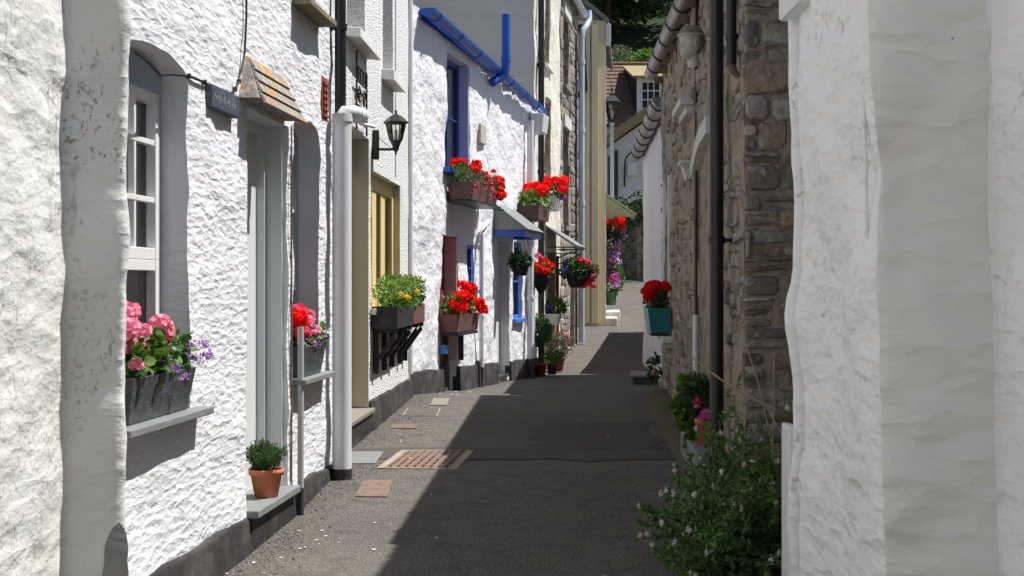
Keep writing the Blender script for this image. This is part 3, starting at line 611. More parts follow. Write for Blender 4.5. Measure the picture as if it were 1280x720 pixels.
# ---------------------------------------------------------------- L3 low cottage with blue gutter
L3 = lane(-3.679, .19, 1)
H = thing('blue_trimmed_cottage', 'low white cottage with bright blue gutter, blue windows and black plinth', 'house', (-1.6, 17.5, 0))
bw = rect(15.45, 16.6, 2.66, 4.05); dl = rect(15.22, 16.0, .1, 1.95); sb = rect(16.5, 16.92, 1.30, 1.88); dd = rect(18.25, 19.15, .1, 1.98); tb = rect(19.45, 20.1, .86, 2.0)
wall(L3, 13.75, 21.48, -.25, 4.28, [bw, dl, sb, dd, tb], .09, .035, 2.2, .2, None, 21, .015).build('wall', 'rough', H)
mb = MB(); rf = MB(); body(mb, L3, 13.8, 21.45, -.25, 4.22, roofmb=rf, over=-.02, o1=-4.5, pitch=.7); mb.build('side_wall', 'rough', H); rf.build('roof', 'slate', H)
for v in [v for o_ in plinth(H, L3, 13.75, 21.45, .50, -.2, [(15.22, 16.0), (16.98, 17.12), (18.25, 19.15), (20.3, 20.5)], o=.03, wave=.02) for v in o_.data.vertices]:      # the plinth follows the falling street
    if v.co.z > .2: v.co.z -= .035*max(0, v.co.y+17.5-14)
plinth(H, L3, 16.98, 17.12, .44, -.2, [], 'black', .05, 0); plinth(H, L3, 20.3, 20.5, .27, -.2, [], 'black', .05, 0)
W = sash(H, L3, 15.43, 16.62, 2.66, 4.08, -.12, 'navy', 2, 2, .08, curtain='curtain'); sill(W, L3, 15.3, 16.7, 2.72, .06, 'blue', .06)
mb = MB(); mb.box(L3, 16.57, 16.602, 2.7, 4.05, -.12, -.004); mb.build('reveal', 'bluereveal', W)
W = sash(H, L3, 16.48, 16.94, 1.29, 1.9, -.03, 'skyblue', 2, 1, .07); sill(W, L3, 16.45, 16.98, 1.33, .05, 'skyblue', .05)
W = sash(H, L3, 19.43, 20.12, .86, 2.02, -.03, 'skyblue', 2, 1, .09); sill(W, L3, 19.35, 20.2, .90, .06, 'skyblue', .06)
mb = MB(); mb.box(L3, 15.22, 16.0, .1, 1.95, -.2, -.15); mb.build('door', 'maroon', H, label='maroon lower door behind a flower box')
mb = MB(); mb.box(L3, 15.975, 15.998, .5, 1.94, -.15, -.012); mb.build('door_reveal', 'pinkreveal', H); mb = MB(); mb.box(L3, 15.2, 16.02, .0, .45, -.15, -.10); mb.build('riser', 'black', H)
mb = MB(); mb.box(L3, 18.25, 19.15, .1, 1.98, -.2, -.14); mb.build('door', 'reveal', H, label='pale door under the sheet hood'); mb = MB(); mb.box(L3, 18.22, 19.18, -.1, .14, -.16, .0); mb.build('riser', 'black', H)
# gutter
def gutter(house, p0, p1, r, m, name='gutter', clips=5, out=Vector((1, 0, 0)), off=1):
    mb = MB(); p0 = Vector(p0); p1 = Vector(p1); d = (p1-p0).normalized(); s_ = d.cross(Vector((0, 0, 1))).normalized(); n = 10; vs = []; k = 2
    for p in (p0, p1):
        for rr in (r, r*.86): vs += [p+s_*rr*math.cos(math.pi*i/n)*1-Vector((0, 0, 1))*rr*math.sin(math.pi*i/n)*1.1 for i in range(n+1)]
    q = n+1
    mb.add(vs, [(i, i+1, 2*q+i+1, 2*q+i) for i in range(n)]+[(q+i+1, q+i, 3*q+i, 3*q+i+1) for i in range(n)], True)
    mb.add(vs, [tuple(range(q))]+[tuple(range(2*q, 3*q))]+[(0, q, 3*q, 2*q), (n, q+n, 3*q+n, 2*q+n)])
    g_ = mb.build(name, m, house); mb = MB()
    for i in range(clips):
        c = p0+(p1-p0)*(i+.3)/clips
        for a, b, rr in ((-.02, .02, r*1.13), ):
            ring = [[c+d*t+s_*x_*math.cos(math.pi*j/n)-Vector((0, 0, 1))*x_*1.1*math.sin(math.pi*j/n) for j in range(n+1)] for t, x_ in ((a*r*15, r), (a*r*15, rr), (b*r*15, rr), (b*r*15, r))]
            mb.add(sum(ring, []), [(t*q+j, t*q+j+1, (t+1)*q+j+1, (t+1)*q+j) for t in range(3) for j in range(n)], True); mb.build('gutter_bracket', 'blackpipe' if m == 'gutterbrown' else m, g_); mb = MB()
    return g_
G = gutter(H, L3(14.15, 4.27, .12), L3(21.3, 4.12, .12), .07, 'blue', clips=7)
mb = MB(); mb.box(L3, 14.2, 21.4, 4.17, 4.27, .012, .03); mb.build('fascia', 'navy', H)
c = L3(17.75, 4.13, .17)
mb = MB(); mb.tube([c+Vector((-.12, -.10, -.12)), c+Vector((-.03, -.02, -.06)), c+Vector((.04, 0, .0)), c+Vector((.06, 0, .12)), c+Vector((.06, 0, .20))], .06, 14); mb.tube([c+Vector((.06, 0, .17)), c+Vector((.06, 0, .24))], .07, 14); mb.tube([c+Vector((.06, 0, .2)), c+Vector((.06, 0, .78))], .058, 14); mb.build('pipe_offcut', 'blue', H)
mb = MB(); mb.box(L3, 17.1, 17.42, 3.18, 3.42, -.01, .04); mb.build('vent_plate', 'putty', H, .005)
pipe(H, L3, 17.05, .06, .1, 2.02, .03, 'plastic', 'waste_pipe', collars=(1.0, ), shoe=.36, extra=[([L3(17.05, 2.0, .06), L3(17.1, 2.10, .07), L3(17.4, 2.2, .07)], .03)])
pipe(H, L3, 20.4, .08, -.03, 3.85, .05, 'plastic', 'drainpipe', collars=(1.2, 2.5), shoe=.28); pipe(H, L3, 20.75, .06, -.03, 3.9, .03, 'plastic', 'drainpipe', collars=(1.6, ), shoe=.28)
mb = MB(); mb.box(L3, 20.75, 21.2, 3.72, 4.0, .02, .2, .03, .03); mb.build('hopper', 'plastic', H, .01)
mb = MB(); mb.box(L3, 15.1, 15.25, .62, .72, -.01, .08); mb.build('tap_box', 'skyblue', H, .01)
# sheet door hood with blue fascia
hd = MB(); a, b = 18.1, 19.4
hd.hexa([L3(a, 2.47, -.01), L3(b, 2.47, -.01), L3(b, 2.11, .44), L3(a, 2.11, .44), L3(a, 2.49, -.01), L3(b, 2.49, -.01), L3(b, 2.13, .46), L3(a, 2.13, .46)])
hd = hd.build('door_hood', 'sheet', H)
for q in (a+.02, b-.04):
    mb = MB(); mb.add([L3(q, 2.46, 0), L3(q, 2.12, 0), L3(q, 2.12, .42), L3(q+.02, 2.46, 0), L3(q+.02, 2.12, 0), L3(q+.02, 2.12, .42)], [(0, 1, 2), (5, 4, 3), (0, 2, 5, 3), (1, 0, 3, 4), (2, 1, 4, 5)]); mb.build('hood_cheek', 'sheet', hd)
mb = MB(); mb.box(L3, a, b, 2.03, 2.11, .38, .415); mb.box(L3, a, a+.04, 2.03, 2.11, 0, .38); mb.box(L3, b-.04, b, 2.03, 2.11, 0, .38); mb.build('fascia', 'blue', hd, .004)
# ---------------------------------------------------------------- L4 tall cream house
L4 = lane(-2.93, .153, 1)
H = thing('tall_cream_house', 'tall rough cream house with grey cement gable rising behind the blue gutter', 'house', (-1, 23, 0))
h1 = rect(22.7, 23.4, 5.05, 6.6); h2 = arch(22.8, 23.55, 3.16, 4.58, .08); h3 = rect(23.1, 24.2, -.1, 1.95)
wall(L4, 21.5, 24.9, -.25, 8, [h1, h2, h3], .12, .03, 2, .2, None, 31, .012).build('wall', 'creamrough', H)
F = facing(21.49); wall(F, -5, .345, -.2, 8, [], .16, .03, 1.5, .2, None, 41, .01).build('gable_wall', 'cement', H)
mb = MB(); rf = MB(); body(mb, L4, 21.8, 24.88, -.2, 8, o1=-5, roofmb=rf, over=.2); mb.build('side_wall', 'cement', H); rf.build('roof', 'slate', H)
for (p, q, c_) in ((22.7, 23.4, (5.05, 6.6)), (22.8, 23.55, (3.16, 4.6))):
    W = sash(H, L4, p-.02, q+.02, c_[0], c_[1], -.12, 'gloss', 2, 2, .06, curtain='curtain'); sill(W, L4, p-.08, q+.08, c_[0]+.03, .07, 'sillwhite', .06)
    mb = MB(); mb.box(L4, q-.03, q+.002, c_[0]+.03, c_[1]-.1, -.12, -.01); mb.build('reveal', 'frameconc', W)
mb = MB(); mb.box(L4, 23.1, 24.2, -.1, 1.95, -.2, -.14); mb.build('door', 'maroon', H); mb = MB(); mb.box(L4, 24.15, 24.202, 0, 1.94, -.14, -.01); mb.build('door_reveal', 'frameconc', H)
mb = MB(); mb.box(L4, 24.25, 24.33, 0, 1.9, -.01, .05); mb.build('door_post', 'maroon', H)
pipe(H, L4, 21.75, .07, .0, 7.9, .05, 'blackpipe', 'drainpipe', collars=(1.5, 3.2, 4.9, 6.6)); pipe(H, L4, 22.15, .03, .05, 3.1, .02, 'plastic', 'waste_pipe')
hd = MB(); a, b = 22.9, 24.5
hd.hexa([L4(a, 2.36, -.01), L4(b, 2.36, -.01), L4(b, 2.02, .5), L4(a, 2.02, .5), L4(a, 2.39, -.01), L4(b, 2.39, -.01), L4(b, 2.05, .52), L4(a, 2.05, .52)]); hd = hd.build('door_hood', 'sheet', H)
mb = MB()
for q in (a+.03, b-.03): mb.tube([L4(q, 1.75, .01), L4(q, 1.95, .45)], .012, 6); mb.tube([L4(q, 2.02, .01), L4(q, 2.02, .48)], .012, 6)
mb.tube([L4(a, 2.01, .47), L4(b, 2.01, .47)], .012, 6); mb.build('hood_bracket', 'iron', hd)
# ---------------------------------------------------------------- L5 grey stone house
H = thing('stone_house', 'narrow grey stone house with white gutter and tall pale blue downpipe', 'house', (-.8, 26.4, 0))
g1 = rect(25.4, 26.3, 5.1, 6.45); g2 = rect(25.4, 26.3, 2.45, 4.35); g3 = rect(26.6, 27.4, -.0, 1.75)
wall(L4, 24.92, 27.9, -.1, 6.95, [g1, g2, g3], .12, .02, 2, .2, None, 51, .01).build('wall', 'mortar', H)
mb = MB(); stones(mb, L4, 24.94, 27.88, 0, 6.9, (.12, .24), (.2, .5), [rect(25.3, 26.4, 5.0, 6.6), rect(25.3, 26.4, 2.35, 4.6), rect(26.5, 27.5, 0, 1.9)], [(.34, .31, .27), (.26, .24, .22), (.40, .36, .30), (.22, .20, .18)], seed=5); mb.build('stonework', 'stone', H)
mb = MB(); rf = MB(); body(mb, L4, 24.94, 27.88, -.1, 6.95, o1=-5, roofmb=rf, over=.15); mb.build('side_wall', 'cement', H); rf.build('roof', 'slate', H)
for (p, q, c_) in ((25.4, 26.3, (5.1, 6.45)), (25.4, 26.3, (2.45, 4.35))):
    W = sash(H, L4, p-.02, q+.02, c_[0], c_[1], -.12, 'bluegrey', 2, 2, .06); sill(W, L4, p-.1, q+.1, c_[0]+.03, .08, 'kerb', .08)
    mb = MB(); mb.box(L4, p-.1, q+.1, c_[1], c_[1]+.22, -.02, .05); mb.build('lintel', 'whitestone', W)
mb = MB(); mb.box(L4, 26.6, 27.4, 0, 1.75, -.2, -.12); mb.build('door', 'bluegrey', H)
gutter(H, L4(23.2+1.75, 6.93, .14), L4(27.95, 6.93, .14), .07, 'plastic', clips=3)
c = L4(27.85, 6.8, .14)
mb = MB(); mb.tube([c+Vector((.12, .3, .25)), c+Vector((.13, .28, .08)), c+Vector((.06, .12, -.1)), c+Vector((-.02, .02, -.2)), L4(27.85, 6.45, .1)], .06, 12); mb.tube([L4(27.85, 6.5, .1), L4(27.85, .22, .1)], .055, 14)
for z in (1.6, 3, 4.5, 5.9): mb.tube([L4(27.85, z, .1), L4(27.85, z+.1, .1)], .067, 14)
mb.build('drainpipe', 'paleblue', H)
pipe(H, L4, 27.2, .05, .2, 6.4, .02, 'blackpipe', 'conduit')
# ---------------------------------------------------------------- L6 yellow cream house end
L6 = lane(-.035, .07, 1)
H = thing('cream_house', 'yellow cream rendered house end with square corner pipe and small gable', 'house', (0, 34, .3))
F6 = facing(31.5)
wall(F6, .6, 2.17, .3, 7.5, [], .2, .008, 1, .2, None, 61, .004).build('end_wall', 'fence', H)
wall(L6, 31.5, 38.5, .3, 7.5, [rect(33.5, 34.4, 1.2, 3.1), rect(33.6, 34.6, 4.2, 5.6)], .2, .008, 1, .2, None, 63, .004).build('wall', 'creamrough', H)
mb = MB(); body(mb, L6, 31.85, 38.5, .3, 7.5, o1=-5, roofmb=None)
mb.add([F6(-2.6, 7.5, -.3), F6(2.17, 7.5, -.3), F6(-.4, 9.6, -.3)], [(0, 1, 2)]); mb.build('side_wall', 'cement', H)
mb = MB()
for a, b in ((2.22, -.4), (-3, -.4)):
    lo = [Vector((a, 31.35, 7.42)), Vector((b, 31.35, 9.6)), Vector((b+.64, 38.5, 9.6)), Vector((a+.64, 38.5, 7.42))]; mb.hexa(lo+[p+Vector((0, 0, .12)) for p in lo])
mb.build('roof', 'slate', H)
for (p, q, c_) in ((33.5, 34.4, (1.2, 3.1)), (33.6, 34.6, (4.2, 5.6))):
    W = sash(H, L6, p-.02, q+.02, c_[0], c_[1], -.1, 'gloss', 2, 2, .06)
mb = MB(); mb.box(F6, 1.84, 2.0, .5, 7.4, .02, .10); mb.box(F6, 1.7, 1.8, .5, 7.4, .02, .07); mb.build('corner_board', 'fence', H, .01)
mb = MB(); mb.box(F6, 2.17, 2.28, 6.95, 7.4, -.2, .15); mb.build('eaves_box', 'gloss', H, .01)
mb = MB(); mb.tube([F6(1.55, 7.35, .3), F6(1.6, 7.2, .3), F6(1.62, 6.8, .3), F6(1.66, 5.85, .3), F6(1.6, 5.75, .3), F6(1.45, 5.75, .3)], .075, 12); mb.build('waste_pipe', 'blackpipe', H)
mb = MB(); mb.box(F6, 1.4, 1.62, 4.0, 6.7, .03, .08); mb.build('window', 'gloss', H, .01); mb = MB(); mb.box(F6, 1.44, 1.58, 6.0, 6.6, .08, .09); mb.build('pane', 'paleblue', H.children[-1])
mb = MB(); mb.box(F6, .9, 2.1, 4.9, 4.93, .05, .12); mb.build('cable', 'blackpipe', H) if 0 else None
# canopy on its lane side
mb = MB(); a, b = 34.0, 36.2
mb.hexa([L6(a, 3.62, 0), L6(b, 3.62, 0), L6(b, 3.1, .75), L6(a, 3.1, .75), L6(a, 3.68, 0), L6(b, 3.68, 0), L6(b, 3.16, .77), L6(a, 3.16, .77)]); mb.add([L6(a, 3.6, 0), L6(a, 3.0, 0), L6(a, 3.1, .72)], [(0, 1, 2)]); mb.build('door_hood', 'canopy', H)
mb = MB(); mb.box(L6, 31.55, 32.6, .3, .62, 0, .28); mb.box(L6, 32.7, 34.5, .3, .75, .0, .35); mb.build('step', 'creamrough', H, .03)
# ---------------------------------------------------------------- R0 near right buttress
H = thing('white_house', 'nearest house on the right, white lumpy wall with smooth shaded buttress face', 'house', (2.6, 2, 0))
mb = ribbon([(1.262, 1.0), (1.262, 3.5), (.945, 3.52), (.945, 4.58), (2.4, 4.62)], -.1, 3.7, .022, .025, .042, -.022, 2.3, 5, .028, .013)
# split: camera-facing smooth part and lane-facing parts
sm = MB(); br = MB(); sm.v = mb.v; br.v = mb.v; P0 = [mb.v[i] for i in mb.f[0]]; NU = mb.f[0][1]; ii = 0
cen = [Vector((mb.v[i].x+.022*(mb.v[i].z-1.4), mb.v[i].y, 0)) for i in range(NU)]
isB = [cen[i].x > .96 and cen[i].x < 1.245 and 3.4 < cen[i].y < 3.62 for i in range(NU)]
for f in mb.f:
    c = sum((mb.v[i] for i in f), Vector())/4
    t = sm if isB[f[0] % NU] else br
    t.f.append(f); t.sm.append(True); t.c.append((1, 1, 1))
br.build('wall', 'rwhite', H); sm.build('buttress_face', 'smooth', H)
mb = MB(); mb.hexa([Vector(p) for p in ((1.5, -6, -.1), (5, -6, -.1), (5, 4.4, -.1), (1.5, 4.4, -.1), (1.5, -6, 3.7), (5, -6, 3.7), (5, 4.4, 3.7), (1.5, 4.4, 3.7))]); mb.box(lane(1.262, 0, -1), -6, 1.02, -.1, 3.7, -.4, 0); mb.build('side_wall', 'rwhite', H)
mb = MB(); lo = [Vector(p) for p in ((.85, -6, 3.62), (.85, 4.7, 3.62), (3, 4.7, 5.2), (3, -6, 5.2))]; mb.hexa(lo+[p+Vector((0, 0, .09)) for p in lo]); lo = [Vector(p) for p in ((3, -6, 5.2), (3, 4.7, 5.2), (5.2, 4.7, 3.62), (5.2, -6, 3.62))]; mb.hexa(lo+[p+Vector((0, 0, .09)) for p in lo]); mb.build('roof', 'slate', H)
R0 = lane(.945, 0, -1)
mb = MB()
vs = []
for k in range(76):
    z = -.1+k*.05; q = 4.50+.012*math.sin(z*5)+.008*noise.noise(Vector((z*4, 0, 0))); vs.append(R0(q, z, .004+lump(.945, q, z, 2.3, 5, .042, .013))+Vector((-.022*(z-1.4), 0, 0)))
mb.tube(vs, [.024+.008*noise.noise(Vector((k*.31, 7, 0))) for k in range(len(vs))], 8); mb.build('painted_conduit', 'rwhite', H)
mb = MB(); pp = [(3.62, 2.05), (3.66, 2.02), (3.63, 1.98), (3.60, 1.9), (3.59, 1.7), (3.6, 1.52)]; mb.tube([R0(a, z, .004)+Vector((-.022*(z-1.4), 0, 0)) for a, z in pp], .006, 6); mb.build('cable', 'rwhite', H)
mb = MB(); mb.box(R0, 4.2, 4.52, 2.27, 2.9, -.03, .06); mb.build('meter_box', 'gloss', H, .012)
mb = MB(); mb.box(R0, 4.5, 4.62, -.05, .93, .0, .03); mb.build('corner_strip', 'gloss', H, .006)
# ---------------------------------------------------------------- R1 stone house
L_R1 = lane(.928, .0464, -1)
H = thing('stone_house', 'brown rubble stone house on the right with black drainpipe and big weathered gutter', 'house', (2.6, 10, 0))
win = rect(13.15, 13.85, .76, 2.42)
win2 = [(9.25, .1), (10.4, .1), (10.4, 2.22), (10.2, 2.30), (9.95, 2.37), (9.6, 2.41), (9.25, 2.425)]
NG = [win, [(9.2, .1), (10.46, .1), (10.46, 2.3), (10.2, 2.41), (9.95, 2.48), (9.6, 2.54), (9.2, 2.55)]]
wall(L_R1, 7.42, 14.5, -.1, 3.75, [win, win2], .07, .03, 2.5, .16, None, 71, .012).build('wall', 'mortar', H)
mb = MB(); stones(mb, L_R1, 7.46, 14.48, .1, 3.7, (.05, .13), (.12, .45), NG, [(.30, .25, .20), (.33, .275, .21), (.24, .22, .19), (.18, .165, .15), (.38, .33, .27), (.28, .21, .155), (.27, .27, .25)], .008, (-.034, .016), 8); mb.build('stonework', 'stone', H)
mb = MB(); F1 = facing(7.42); wall(F1, 1.29, 2.4, -.1, 3.66, [], .08, .02, 2.5, .1, None, 73, .01).build('end_wall', 'mortar', H)
stones(mb, F1, 1.262, 2.3, .0, 3.6, (.05, .17), (.15, .45), [], [(.22, .20, .175), (.26, .23, .19), (.31, .24, .18), (.15, .14, .13), (.30, .285, .26), (.37, .34, .30), (.26, .20, .15)], .009, (-.004, .03), 12); mb.build('quoins', 'stone', H)
mb = MB(); body(mb, L_R1, 7.75, 14.48, -.1, 3.72, o1=-4); mb.build('side_wall', 'mortar', H)
mb = MB()
for (p, q) in ((.01, -2), (-4.1, -2)):
    lo = [L_R1(7.35, 3.72, p), L_R1(14.6, 3.72, p), L_R1(14.6, 5.5, q), L_R1(7.35, 5.5, q)]; mb.hexa(lo+[x+Vector((0, 0, .08)) for x in lo])
mb.build('roof', 'slate', H)
mb = MB(); mb.hexa([Vector(p) for p in ((1.95, 4.64, -.1), (5, 4.64, -.1), (5, 7.95, -.1), (1.95, 7.95, -.1), (1.95, 4.64, 5.32), (5, 4.64, 5.32), (5, 7.95, 5.04), (1.95, 7.95, 5.04))]); mb.build('set_back_wall', 'mortar', H)
G = gutter(H, (1.335, 9.9, 3.66), (1.49, 14.55, 3.66), .075, 'gutterbrown', clips=6)
mb = MB()
for k in range(7): y_ = 10.3+k*.65; mb.box(L_R1, y_, y_+.03, 3.5, 3.56, -.05, .1); mb.box(L_R1, y_, y_+.03, 3.40, 3.56, -.01, .02)
mb.build('gutter_spike', 'rust', H)
pipe(H, L_R1, 8.1, .085, .12, 3.6, .042, 'blackpipe', 'drainpipe', collars=(1.66, ))
pipe(H, L_R1, 7.64, .05, 2.63, 3.7, .03, 'blackpipe', 'drainpipe', collars=(2.79, )); 
mb = MB(); mb.tube([L_R1(7.64, 2.64, .05), L_R1(7.64, 2.6, .04), L_R1(7.64, 2.56, .01)], [.026, .024, .016], 10); mb.build('rusty_pipe_end', 'rust', H)
pipe(H, L_R1, 10.3, .012, .2, 3.6, .012, 'blackpipe', 'conduit'); pipe(H, L_R1, 10.15, .03, .3, 1.17, .02, 'plastic', 'waste_pipe')
W = sash(H, L_R1, 13.13, 13.87, .76, 2.44, -.06, 'gloss', 3, 2, .06)
mb = MB(); mb.box(L_R1, 13.08, 13.14, .78, 2.45, -.02, .035); mb.box(L_R1, 13.86, 13.93, .78, 2.45, -.02, .035); mb.build('surround', 'sillwhite', W, .006)
sill(W, L_R1, 12.9, 14.0, .90, .10, 'sillwhite', .06)
mb = MB(); mb.box(L_R1, 9.24, 10.41, .1, 2.43, -.16, -.02); mb.build('blocked_doorway', 'mortar', H)
mb = MB(); ao = [(9.2, 2.54), (9.6, 2.525), (9.95, 2.48), (10.2, 2.41), (10.42, 2.31)]; ai = [(9.2, 2.42), (9.6, 2.405), (9.95, 2.365), (10.2, 2.30), (10.38, 2.22)]
vs = [L_R1(*p, .045) for p in ao]+[L_R1(*p, .045) for p in ai]+[L_R1(*p, -.05) for p in ao]+[L_R1(*p, -.05) for p in ai]; k = len(ao)
mb.add(vs, [(i, i+1, k+i+1, k+i) for i in range(k-1)]+[(i+1, i, 2*k+i, 2*k+i+1) for i in range(k-1)]+[(k+i, k+i+1, 3*k+i+1, 3*k+i) for i in range(k-1)]+[(0, k, 3*k, 2*k), (k-1, 2*k-1, 4*k-1, 3*k-1)]); mb.build('arch_trim', 'whitestone', H, .004)
# ---------------------------------------------------------------- R2, R3 right side beyond
L_R2 = lane(1.023, .05, -1)
H = thing('white_cottage', 'white cottage on the right beyond the stone house, with segmented round gutter', 'house', (3.6, 18.5, -.1))
wall(L_R2, 15.0, 22.0, -.3, 3.5, [], .12, .02, 2, .2, None, 81, .012).build('wall', 'rough', H)
mb = MB(); body(mb, L_R2, 15.0, 22.0, -.3, 3.48, o1=-4, o0=-.05); mb.build('side_wall', 'rough', H)
mb = MB()
for (p, q) in ((.10, -2), (-4.1, -2)):
    lo = [L_R2(14.6, 3.48, p), L_R2(22.05, 3.48, p), L_R2(22.05, 5, q), L_R2(14.6, 5, q)]; mb.hexa(lo+[x+Vector((0, 0, .08)) for x in lo])
mb.build('roof', 'slate', H)
gutter(H, L_R2(15.3, 3.50, .11), L_R2(22.1, 3.50, .11), .1, 'gutterbrown', clips=7)
plinth(H, L_R2, 15, 22, .12, -.3, [], 'black', .02)
mb = MB(); mb.box(L_R2, 17.9, 18.7, -.1, .17, .0, .32); mb.build('step', 'black', H, .01); mb = MB(); mb.box(L_R2, 17.88, 18.72, .17, .20, .0, .34); mb.build('step_slab', 'slate', H, .005)
pipe(H, L_R2, 15.6, .03, .1, 3.3, .03, 'blackpipe', 'drainpipe')
L_R3 = lane(-.58, .126, -1)
H = thing('outbuilding', 'low white outbuilding hidden beyond the right-hand cottage', 'outbuilding', (5, 26, 0))
mb = MB(); mb.box(L_R3, 22.3, 30.4, -.3, 2.9, -3, 0); mb.build('wall', 'rough', H)
mb = MB(); lo = [L_R3(22.2, 2.55, .1), L_R3(30.5, 2.9, .1), L_R3(30.5, 3.9, -2.9), L_R3(22.2, 3.9, -2.9)]; mb.hexa(lo+[x+Vector((0, 0, .08)) for x in lo]); mb.build('roof', 'slate', H)
for ch in H.children: ch.location.x += .35
# ---------------------------------------------------------------- far end: stone wall, gable house, tiled house, hill
A = (3.15, 47.5); B = (3.95, 41.5); C_ = (7.5, 37.5)
def seg(p, q):
    d = Vector((q[0]-p[0], q[1]-p[1])); L = d.length; d /= L; n_ = Vector((d.y, -d.x))
    if n_.y > 0: n_ = -n_
    return (lambda u, v, o=0: Vector((p[0]+d.x*u+n_.x*o, p[1]+d.y*u+n_.y*o, v))), L
H = thing('stone_wall', 'dark ivy-grown stone retaining wall curving across the end of the lane', 'wall', (4, 42, 1.4))
mb = MB(); st = MB()
for p, q in ((A, B), (B, C_)):
    f_, L = seg(p, q); mb.box(f_, -.2, L+.1, .8, 4.0, -.5, 0); stones(st, f_, 0, L, 1.1, 4.0, (.15, .3), (.25, .6), [], [(.14, .12, .10), (.19, .165, .13), (.11, .10, .09), (.24, .2, .16)], .02, (0, .05), 15)
mb.build('wall', 'mortar', H); st.build('stonework', 'stone', H)
mb = MB(); f_, L = seg(A, B)
for k in range(14): foliage(mb, f_(R(0, L), R(3.3, 4.1), .1), (.5, .3, .35), 70, .12, .1, -.3)
f_, L = seg(B, C_)
for k in range(6): foliage(mb, f_(R(0, 2.5), R(3.4, 4.1), .1), (.5, .3, .35), 70, .12, .1, -.3)
mb.build('ivy', 'leafdark', H)
H = thing('gabled_cottage', 'distant white cottage with mossy sloping roof edge and wall lamp', 'house', (6, 50, 2.4))
mb = MB(); Fg = facing(49); mb.add([Fg(3.35, 1), Fg(10, 1), Fg(10, 6.3), Fg(6.3, 8.3), Fg(3.35, 6.25), Vector((3.35, 56, 1)), Vector((10, 56, 1)), Vector((10, 56, 6.3)), Vector((6.3, 56, 8.3)), Vector((3.35, 56, 6.25))], [(0, 1, 2, 3, 4), (9, 8, 7, 6, 5), (0, 4, 9, 5), (1, 6, 7, 2), (3, 2, 7, 8), (4, 3, 8, 9)]); mb.build('wall', 'rough', H)
mb = MB()
for a, b in (((3.0, 6.05), (6.3, 8.42)), ((10.3, 6.05), (6.3, 8.42))):
    lo = [Vector((a[0], 48.6, a[1])), Vector((b[0], 48.6, b[1])), Vector((b[0], 56.3, b[1])), Vector((a[0], 56.3, a[1]))]; mb.hexa(lo+[p+Vector((0, 0, .4)) for p in lo])
mb.build('roof', 'mossroof', H)
pipe(H, Fg, 3.75, .08, 2, 6.2, .06, 'blackpipe', 'drainpipe'); pipe(H, Fg, 3.5, .08, 2, 6.0, .04, 'blackpipe', 'drainpipe')
mb = MB(); mb.box(Fg, 4.15, 4.5, 5.3, 5.75, 0, .15); mb.build('meter_box', 'gloss', H, .02)
o_ = thing('wall_lamp', 'small swan-neck lamp on the distant white gable beside a meter box', 'lamp', Fg(4.95, 5.2, 0))
mb = MB(); mb.tube([Fg(4.05, 4.9, .05), Fg(4.05, 5.6, .1)]+[Fg(4.5-.45*math.cos(t), 5.8+.35*math.sin(t), .35) for t in [math.pi*k/8 for k in range(9)]]+[Fg(4.95, 5.45, .35)], .03, 6); mb.build('arm', 'iron', o_)
mb = MB(); mb.lathe(Fg(4.95, 5.15, .35), [(.0, .32), (.06, .3), (.16, .16), (.16, .03), (.06, 0)], 12); mb.build('lamp_shade', 'iron', o_)
H = thing('tiled_house', 'distant house with brown tiled roof and white dormer window', 'house', (5, 62, 3.4))
Ft = facing(60); mb = MB(); mb.hexa([Vector(p) for p in ((1, 60, 1), (11, 60, 1), (11, 67, 1), (1, 67, 1), (1, 60, 8.45), (11, 60, 8.45), (11, 67, 8.45), (1, 67, 8.45))]); mb.build('wall', 'rough', H)
mb = MB(); rg = random.Random(9)
for k in range(16):    # overlapping tile courses
    y0, z0 = 59.6+k*.24, 8.35+k*.205; x = .7
    while x < 11.3:
        l = rg.uniform(.24, .3); t = rg.uniform(0, .02); mb.hexa([Vector((x, y0, z0+t)), Vector((x+l-.015, y0, z0+t)), Vector((x+l-.015, y0+.27, z0+.21)), Vector((x, y0+.27, z0+.21)), Vector((x, y0, z0+.05+t)), Vector((x+l-.015, y0, z0+.05+t)), Vector((x+l-.015, y0+.27, z0+.235)), Vector((x, y0+.27, z0+.235))]); x += l
lo = [Vector((.7, 59.7, 8.3)), Vector((11.3, 59.7, 8.3)), Vector((11.3, 63.5, 11.6)), Vector((.7, 63.5, 11.6))]; mb.hexa(lo+[p+Vector((0, 0, .06)) for p in lo]); lo = [Vector((.7, 67.3, 8.3)), Vector((11.3, 67.3, 8.3)), Vector((11.3, 63.5, 11.6)), Vector((.7, 63.5, 11.6))]; mb.hexa(lo+[p+Vector((0, 0, .06)) for p in lo])
RF = mb.build('roof', 'rooftile', H); mb = MB(); mb.tube([(.7, 63.5, 11.66), (11.3, 63.5, 11.66)], .12, 10); mb.build('ridge_tiles', 'rooftile', RF)
